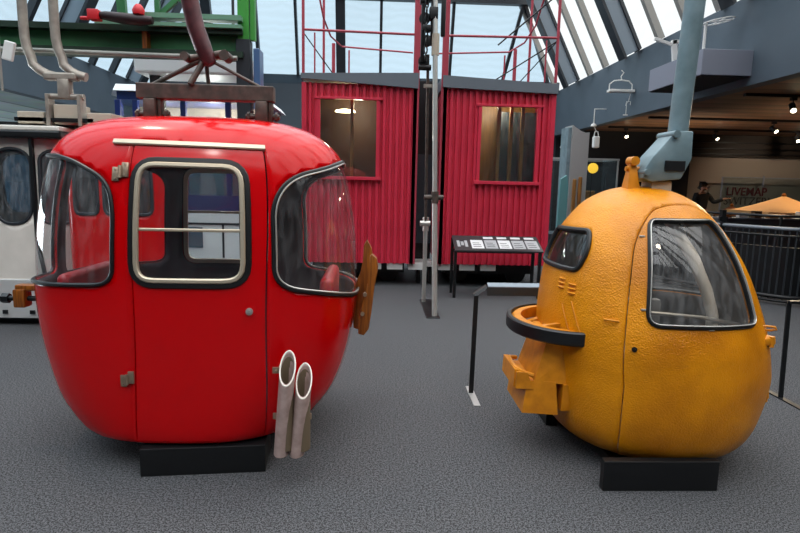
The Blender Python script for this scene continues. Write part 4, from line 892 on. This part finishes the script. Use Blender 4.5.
# ---------------------------------------------------------------- high shelf on the right with white wire ornaments
t = thing('wall_shelf', 'lilac-grey box shelf fixed high on the slate cladding at the right, behind the grey-green pole', 'shelf', (5.6, 10, 3.4))
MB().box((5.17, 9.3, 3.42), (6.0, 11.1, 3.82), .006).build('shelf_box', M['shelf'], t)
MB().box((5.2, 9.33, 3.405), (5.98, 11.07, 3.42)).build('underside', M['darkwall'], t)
t = thing('bullwheel_model', 'white wire model of a bullwheel on a post, right part of the high shelf', 'ornament', (5.62, 9.8, 3.82))
MB().cyl((5.45, 9.8, 3.82), (5.45, 9.8, 4.35), .025, 10).build('post', M['white'], t, 40)
MB().tube([(5.66+.24*math.cos(a*math.pi/10), 9.8+.24*math.sin(a*math.pi/10), 4.38+.04*math.cos(a*math.pi/10)) for a in range(20)], .012, 8, True).cyl((5.42, 9.8, 4.35), (5.90, 9.8, 4.42), .010, 6).cyl((5.66, 9.56, 4.38), (5.66, 10.04, 4.38), .010, 6).cyl((5.50, 9.64, 4.36), (5.82, 9.96, 4.41), .010, 6).build('wheel', M['white'], t, 40)
t = thing('lift_pylon', 'white model of a lift pylon with slanting arms, left part of the high shelf', 'ornament', (5.4, 10.7, 3.82))
MB().beam((5.45, 10.7, 3.82), (5.38, 10.7, 4.28), .09, .06, (0, 1, 0)).build('mast', M['white'], t)
MB().beam((5.02, 10.7, 4.30), (5.36, 10.7, 4.20), .05, .05, (0, 1, 0)).beam((5.36, 10.7, 4.24), (5.72, 10.7, 4.30), .06, .06, (0, 1, 0)).build('arm', M['white'], t)
t = thing('model_chairlift', 'tiny white model chairlift seat hanging against the slate cladding, with a smaller one below', 'ornament', (5.8, 13.6, 3.9))
mb = MB().tube([(5.66, 13.6, 4.30), (5.72, 13.6, 4.25), (5.66, 13.6, 4.16), (5.68, 13.6, 4.08)], .012, 8)
mb.tube([(5.40, 13.6, 3.86), (5.40, 13.6, 3.98), (5.50, 13.6, 4.06), (5.68, 13.6, 4.08), (5.86, 13.6, 4.06), (5.94, 13.6, 3.98), (5.94, 13.6, 3.80)], .014, 8).build('seat_frame', M['white'], t, 40)
MB().box((5.38, 13.5, 3.80), (5.98, 13.7, 3.86), .01).build('seat', M['white'], t)
MB().tube([(5.92, 13.6, 3.80), (5.88, 13.6, 3.6), (5.84, 13.6, 3.55), (5.84, 13.6, 3.3)], .008, 6).tube([(5.82, 13.6, 3.5), (5.84, 13.6, 3.6), (5.93, 13.6, 3.6), (5.93, 13.6, 3.52)], .008, 6).box((5.78, 13.58, 3.28), (5.88, 13.62, 3.3)).build('small_seat', M['white'], t, 40)
t = thing('model_gondola', 'small white model gondola hanging on a wire under the ceiling edge', 'ornament', (5.75, 15, 3.0))
MB().cyl((5.69, 15.2, 3.24), (5.69, 15.2, 3.62), .014, 6).cyl((5.68, 15.2, 3.62), (6.01, 15.2, 3.62), .012, 6).lathe((5.69, 15.2, 3.16), [(.04, 0), (.08, .02), (.06, .07), (.02, .09)], 'Z', 14).build('suspension', M['white'], t, 40)
MB().box((5.70, 15.12, 2.62), (5.86, 15.28, 2.92), .03).build('body', M['white'], t)
MB().tube([(5.72, 15.2, 2.92), (5.74, 15.2, 3.04), (5.82, 15.2, 3.04), (5.84, 15.2, 2.92)], .014, 6).cyl((5.70, 15.2, 3.2), (5.78, 15.2, 3.03), .012, 6).build('hanger', M['white'], t, 40)
t = thing('model_gondola', 'tiny white model gondola on a wire, right beside the right corrugated cabin', 'ornament', (6.12, 18.8, 2.8))
MB().cyl((6.12, 18.8, 3.0), (6.12, 18.8, 3.29), .014, 6).build('wire', M['white'], t)
MB().lathe((6.12, 18.8, 2.8), [(.12, 0), (.15, .06), (.08, .18), (.02, .22)], 'Z', 14).build('body', M['white'], t, 40)

# teal and steel column, showcases
t = thing('column', 'tall square column with teal and brushed steel faces, behind the yellow cabin', 'column', (4.15, 12, 0))
MB().box((3.98, 12.05, 0), (4.06, 12.5, 2.82), .01).build('teal_face', M['teal'], t)
mb = MB(); mb.prism([(4.06, 12, 0), (4.42, 12, 0), (4.42, 12, 2.72), (4.34, 12, 2.71), (4.25, 12, 2.74), (4.16, 12, 2.79), (4.06, 12, 2.86)], (0, .5, 0)); mb.build('steel_face', M['brushed'], t)
MB().box((4.12, 11.95, .6), (4.20, 12, 1.75), .02).box((4.24, 11.95, .6), (4.32, 12, 1.8), .02).build('wooden_insert', M['oak'], t)
t = thing('display_panel', 'turquoise curved display panel at the foot of the teal and steel column', 'panel', (3.85, 12.3, 0))
MB().prism([(3.74, 11.7, 0), (3.93, 11.7, 0), (3.94, 11.7, 1.6), (3.90, 11.7, 1.82), (3.78, 11.7, 1.74)], (0, .08, 0)).build('panel_board', M['tealbright'], t)
t = thing('showcase', 'large glass showcase with exhibits behind the yellow cabin', 'showcase', (4.4, 13, 0))
MB().box((3.75, 13.0, 0), (5.5, 13.9, .5), .01).build('showcase_base', M['backwall'], t)
for a, b in (((3.75, 13.0, .5), (5.5, 13.01, 2.22)), ((3.75, 13.0, .5), (3.76, 13.9, 2.22)), ((5.49, 13.0, .5), (5.5, 13.9, 2.22))): MB().box(a, b).build('glass_wall', M['case_glass'], t)
MB().box((3.73, 12.98, 2.20), (5.52, 13.01, 2.24)).box((3.74, 12.985, .5), (3.77, 13.015, 2.22)).box((5.48, 12.985, .5), (5.51, 13.015, 2.22)).box((3.73, 13.88, 2.20), (5.52, 13.91, 2.24)).box((3.73, 13.0, 2.20), (3.76, 13.9, 2.24)).box((5.49, 13.0, 2.20), (5.52, 13.9, 2.24)).build('glass_edge', M['brushed'], t)
t = thing('round_sign', 'round glowing yellow disc on a dark post inside the showcase', 'sign', (5.07, 13.4, .5))
MB().lathe((5.07, 13.4, 2.03), [(.07, -.02), (.12, -.01), (.12, .02), (.06, .03)], 'Y', 24).build('disc', M['amber'], t, 40)
MB().cyl((5.07, 13.45, .5), (5.07, 13.45, 2.0), .012, 8).build('post', M['blackmetal'], t, 40)
tag(MB().lathe((3.98, 13.4, 1.92), [(.02, -.12), (.10, -.08), (.13, 0), (.10, .09), (.02, .12)], 'Z', 18).cyl((3.98, 13.4, .5), (3.98, 13.4, 1.85), .012, 8).build('helmet', mat('dull_red', 'B03A3A', .5), None, 40), 'small rounded red helmet at the left end of the showcase', 'helmet')
tag(MB().box((4.85, 13.5, .5), (5.15, 13.6, .9), .02).box((4.82, 13.45, 1.2), (5.18, 13.55, 1.5), .02).box((4.9, 13.48, .9), (5.1, 13.52, 1.2)).build('wooden_model', M['oak'], None), 'small brown wooden model standing below the yellow disc', 'model')
t = thing('poster_panel', 'dark grey upright display board right of the yellow disc', 'display board', (5.9, 15.6, 0))
MB().box((5.45, 15.5, .4), (6.3, 15.55, 2.15)).build('board', mat('dark_grey_board', '3C4144', .4), t); MB().box((5.5, 15.4, 0), (5.56, 15.7, 2.1)).box((6.2, 15.4, 0), (6.26, 15.7, 2.1)).build('board_leg', M['blackmetal'], t)

# ---------------------------------------------------------------- the wall with lettering, tents, visitor, ceiling spots
def text(s_, loc, size, m, name, sx=1, bold=0, space=1.0):
    c = bpy.data.curves.new(name, 'FONT'); c.body = s_; c.size = size; c.extrude = .006; c.offset = bold; c.space_character = space
    tmp = bpy.data.objects.new(name, c); o = bpy.data.objects.new(name, bpy.data.meshes.new_from_object(tmp)); o.data.materials.clear(); COL.objects.link(o); o.location = loc; o.rotation_euler = (R_(90), 0, 0); o.scale = (sx, 1, 1); o.data.materials.append(m); return o
tag(text('LIVEMAP', (11.18, 17.97, 1.43), .36, M['darkred'], 'wall_lettering', .98, .006), 'bold dark red LIVEMAP lettering on the beige wall', 'lettering')
tag(text('SWITZERLAND', (11.12, 17.97, 1.13), .36, M['taupe'], 'wall_lettering', .98, .0), 'thin brown SWITZERLAND lettering on the beige wall, under the red word', 'lettering')
t = thing('glass_partition', 'clear glass partition in thin frame before the lettered wall', 'glass partition', (12, 17.6, 0))
MB().box((10.8, 17.6, 0), (14.6, 17.61, 1.98)).build('glass_pane', M['case_glass'], t)
MB().box((10.78, 17.58, 0), (10.81, 17.63, 2.0)).box((12.1, 17.58, 1.7), (12.13, 17.63, 2.05)).box((14.3, 17.58, 0), (14.33, 17.63, 2.0)).box((10.78, 17.58, 1.98), (14.6, 17.63, 2.0)).build('partition_frame', M['shelf'], t)
def tent(label, cx, cy, hw, hd, zp, ze, m):
    t = thing('tent', label, 'tent', (cx, cy, 0), 'peach canvas tents')
    mb = MB(); bm = mb.bm; n = 10; rows = []
    for j in range(n+1):
        u = j/n; z = ze+(zp-ze)*(1-u)**1.25; s_ = u; ring = []
        for k in range(16):
            q = k*math.pi/8; c, s2 = math.cos(q), math.sin(q); e = 1/(abs(c)**6+abs(s2)**6)**(1/6); ring.append(bm.verts.new((cx+hw*s_*c*e+1e-5*c, cy+hd*s_*s2*e+1e-5*s2, z)))
        rows.append(ring)
    for A, B in zip(rows, rows[1:]):
        for k in range(16): bm.faces.new((A[k], A[(k+1) % 16], B[(k+1) % 16], B[k]))
    mb.build('canopy', m, t, 60)
    mb = MB()
    for k in range(4):
        a = [(-1, -1), (1, -1), (1, 1), (-1, 1)]; p, q = a[k], a[(k+1) % 4]
        mb.beam((cx+p[0]*hw*.95, cy+p[1]*hd*.95, ze-.05), (cx+q[0]*hw*.95, cy+q[1]*hd*.95, ze-.05), .02, .10)
    mb.build('valance', m, t)
    for sx in (-1, 1):
        for sy in (-1, 1): MB().cyl((cx+sx*hw*.92, cy+sy*hd*.92, 0), (cx+sx*hw*.92, cy+sy*hd*.92, ze), .03, 8).build('pole', M['wood'], t, 40)
    MB().lathe((cx, cy, zp-.02), [(.05, 0), (.06, .03), (.02, .09)], 'Z', 10).build('finial', M['wood'], t, 40)
    return t
tent('large peach canvas tent canopy lit by a warm lamp, before the lettered wall', 10.5, 14.4, 1.0, .9, 1.48, 1.08, M['canvas'])
tent('small peach canvas tent canopy, left of the larger one', 10.42, 16.4, .36, .3, 1.14, .95, mat('brown_canvas', '8A5230', .8))
t = thing('counter', 'low grey counter with small coloured boxes in front of the peach tents', 'counter', (9.6, 13.1, 0))
MB().box((8.0, 13.0, 0), (11.5, 13.3, .93), .01).build('counter_body', mat('grey_counter', '55565C', .6), t)
MB().box((7.98, 12.95, .93), (11.55, 13.35, .96), .004).build('counter_top', M['shelf'], t)
for k in range(9):
    x = 8.15+k*.36; hgt = .06+.05*((k*7) % 3)
    m_ = (M['wood'], M['panelwhite'], M['darkoak'], M['oak'])[k % 4]
    tag(MB().box((x, 13.05, .96), (x+.17+.05*(k % 2), 13.2, .96+hgt), .004).build('small_box', m_, None), 'small box in the row standing on the low grey counter', 'box', 'small boxes on the low counter')

# visitor
def person(loc):
    t = thing('person', 'person in black clothes with dark hair reaching out one arm, beyond the yellow cabin', 'person', loc)
    J = {'pel': (0, 0, .95), 'sp': (0, .01, 1.15), 'ch': (0, 0, 1.36), 'nk': (0, -.01, 1.50), 'hd': (0, -.02, 1.60), 'hd2': (0, -.01, 1.70),
         'sl': (-.17, 0, 1.43), 'el': (-.25, -.05, 1.16), 'wl': (-.18, -.24, 1.05), 'hl': (-.15, -.31, 1.05),
         'sr': (.17, 0, 1.43), 'er': (.30, -.10, 1.24), 'wr': (.47, -.26, 1.34), 'hr': (.53, -.30, 1.36),
         'il': (-.10, 0, .88), 'kl': (-.12, -.02, .50), 'al': (-.13, .02, .09), 'tl': (-.14, -.15, .04),
         'ir': (.10, 0, .88), 'kr': (.13, -.02, .50), 'ar': (.14, .02, .09), 'tr': (.15, -.15, .04)}
    rad = {'pel': .145, 'sp': .13, 'ch': .15, 'nk': .06, 'hd': .085, 'hd2': .09, 'sl': .075, 'el': .05, 'wl': .032, 'hl': .035, 'sr': .075, 'er': .05, 'wr': .032, 'hr': .035,
           'il': .10, 'kl': .065, 'al': .042, 'tl': .035, 'ir': .10, 'kr': .065, 'ar': .042, 'tr': .035}
    E_ = [('pel', 'sp'), ('sp', 'ch'), ('ch', 'nk'), ('nk', 'hd'), ('hd', 'hd2'), ('ch', 'sl'), ('sl', 'el'), ('el', 'wl'), ('wl', 'hl'), ('ch', 'sr'), ('sr', 'er'), ('er', 'wr'), ('wr', 'hr'),
          ('pel', 'il'), ('il', 'kl'), ('kl', 'al'), ('al', 'tl'), ('pel', 'ir'), ('ir', 'kr'), ('kr', 'ar'), ('ar', 'tr')]
    def skin(nm, keys, edges, radii, m, grow_=0, root=None):
        me = bpy.data.meshes.new(nm); idx = {k: i for i, k in enumerate(keys)}
        me.from_pydata([J[k] for k in keys], [(idx[a], idx[b]) for a, b in edges], [])
        o = bpy.data.objects.new(nm, me); COL.objects.link(o); o.parent = t; o.modifiers.new('skin', 'SKIN')
        for k in keys:
            v = me.skin_vertices[0].data[idx[k]]; v.radius = (radii[k]+grow_,)*2; v.use_root = (k == (root or keys[0]))
        s_ = o.modifiers.new('smooth', 'SUBSURF'); s_.levels = s_.render_levels = 2; me.materials.append(m); return o
    for i, b in enumerate((('hr', (.53, -.30, 1.36)), ('hl', (-.15, -.31, 1.05)))):
        base = Vector(b[1]); d = Vector((.7, -.45, .1)).normalized() if i == 0 else Vector((.3, -.9, 0)).normalized(); sd = d.cross(Vector((0, 0, 1))).normalized()
        for k in range(5):
            o_ = (k-2)*.019; a = 'f%d%da' % (i, k); c = 'f%d%db' % (i, k); e_ = 'f%d%dc' % (i, k); ln = (.06, .085, .09, .085, .07)[k]
            J[a] = tuple(base+sd*o_+d*.02); J[c] = tuple(base+sd*o_*1.3+d*(.02+ln*.55)); J[e_] = tuple(base+sd*o_*1.4+d*(.02+ln)+Vector((0, 0, -.02)))
            rad[a] = .012; rad[c] = .010; rad[e_] = .008; E_ += [(b[0], a), (a, c), (c, e_)]
    skin('body', list(J), E_, rad, M['skin'])
    skin('jacket', ['pel', 'sp', 'ch', 'sl', 'el', 'wl', 'sr', 'er', 'wr'], [('pel', 'sp'), ('sp', 'ch'), ('ch', 'sl'), ('sl', 'el'), ('el', 'wl'), ('ch', 'sr'), ('sr', 'er'), ('er', 'wr')], rad, M['cloth'], .022)
    skin('trousers', ['pel', 'il', 'kl', 'al', 'ir', 'kr', 'ar'], [('pel', 'il'), ('il', 'kl'), ('kl', 'al'), ('pel', 'ir'), ('ir', 'kr'), ('kr', 'ar')], rad, M['denim'], .014)
    J['h1'] = (0, .02, 1.69); J['h2'] = (0, .045, 1.61); J['h3'] = (0, .0, 1.725); rad.update(h1=.092, h2=.075, h3=.082)
    skin('hair', ['h1', 'h2', 'h3'], [('h2', 'h1'), ('h1', 'h3')], rad, M['hair'])
    MB().lathe((loc[0], loc[1]-.105, loc[2]+1.625), [(.012, -.025), (.016, -.01), (.006, .025)], 'Z', 8).build('nose', M['skin'], t, 60)
    for sx in (-1, 1):
        MB().lathe((loc[0]+sx*.035, loc[1]-.098, loc[2]+1.655), [(.004, -.008), (.009, 0), (.004, .008)], 'Z', 8).build('eye', M['black'], t, 60)
        MB().box((loc[0]+sx*.14-.045, loc[1]-.19, loc[2]), (loc[0]+sx*.14+.045, loc[1]+.07, loc[2]+.08), .03).build('shoe', M['black'], t, 40)
    return t
person((9.15, 15.8, 0))

def room_light(loc, power, color=(1, .82, .6)):
    l = bpy.data.lights.new('interior_light', 'POINT'); l.energy = power; l.color = color; l.shadow_soft_size = .08
    o = bpy.data.objects.new('interior_light', l); COL.objects.link(o); o.location = loc
room_light((-.3, 9.1, 2.75), 16); room_light((1.9, 9.1, 2.8), 20, (1, .88, .7)); room_light((-2.6, 9.4, 2.5), 40, (1, .95, .88)); room_light((-3.4, 9.4, 2.5), 25, (1, .95, .88))  # right corrugated cabin: added light without a fitting, brightens its dark interior
def spot_fixture(x, y, z, tilt, label):
    t = thing('ceiling_spot', label, 'spotlight', (x, y, z), 'ceiling track spotlights')
    MB().box((x-.05, y-.03, z-.05), (x+.05, y+.03, z)).cyl((x, y, z-.14), (x, y, z-.05), .012, 8).build('mount', M['black'], t, 40)
    a = Vector((x, y, z-.17)); d = Vector((math.sin(tilt)*.5, -.62, -.55)).normalized()
    MB().cyl(a-d*.08, a+d*.10, .055, 14).build('lamp_head', M['blackmetal'], t, 40); MB().cyl(a+d*.10, a+d*.108, .045, 14).build('lens', M['spotglow'], t, 40)
    l = bpy.data.lights.new('spot_lamp', 'SPOT'); l.energy = 120; l.color = (1, .78, .52); l.spot_size = R_(90); l.shadow_soft_size = .05
    o = bpy.data.objects.new('spot_lamp', l); COL.objects.link(o); o.location = a+d*.14; o.rotation_euler = d.to_track_quat('-Z', 'Y').to_euler()
for x, y, z, ti, lb in ((7.0, 16.2, 3.25, 0, 'ceiling spotlight seen just above the yellow cabin bracket'), (9.6, 16.2, 3.25, .4, 'ceiling spotlight right of the grey-green elbow'), (12.0, 16.2, 3.25, -.3, 'bright ceiling spotlight close to the right edge of the photo'),
                        (9.6, 13.8, 3.25, .5, 'spotlight on the middle ceiling track, above the peach tents'), (7.4, 10.2, 3.25, -.5, 'track spotlight nearest the camera on the front ceiling track')):
    spot_fixture(x, y, z, ti, lb)
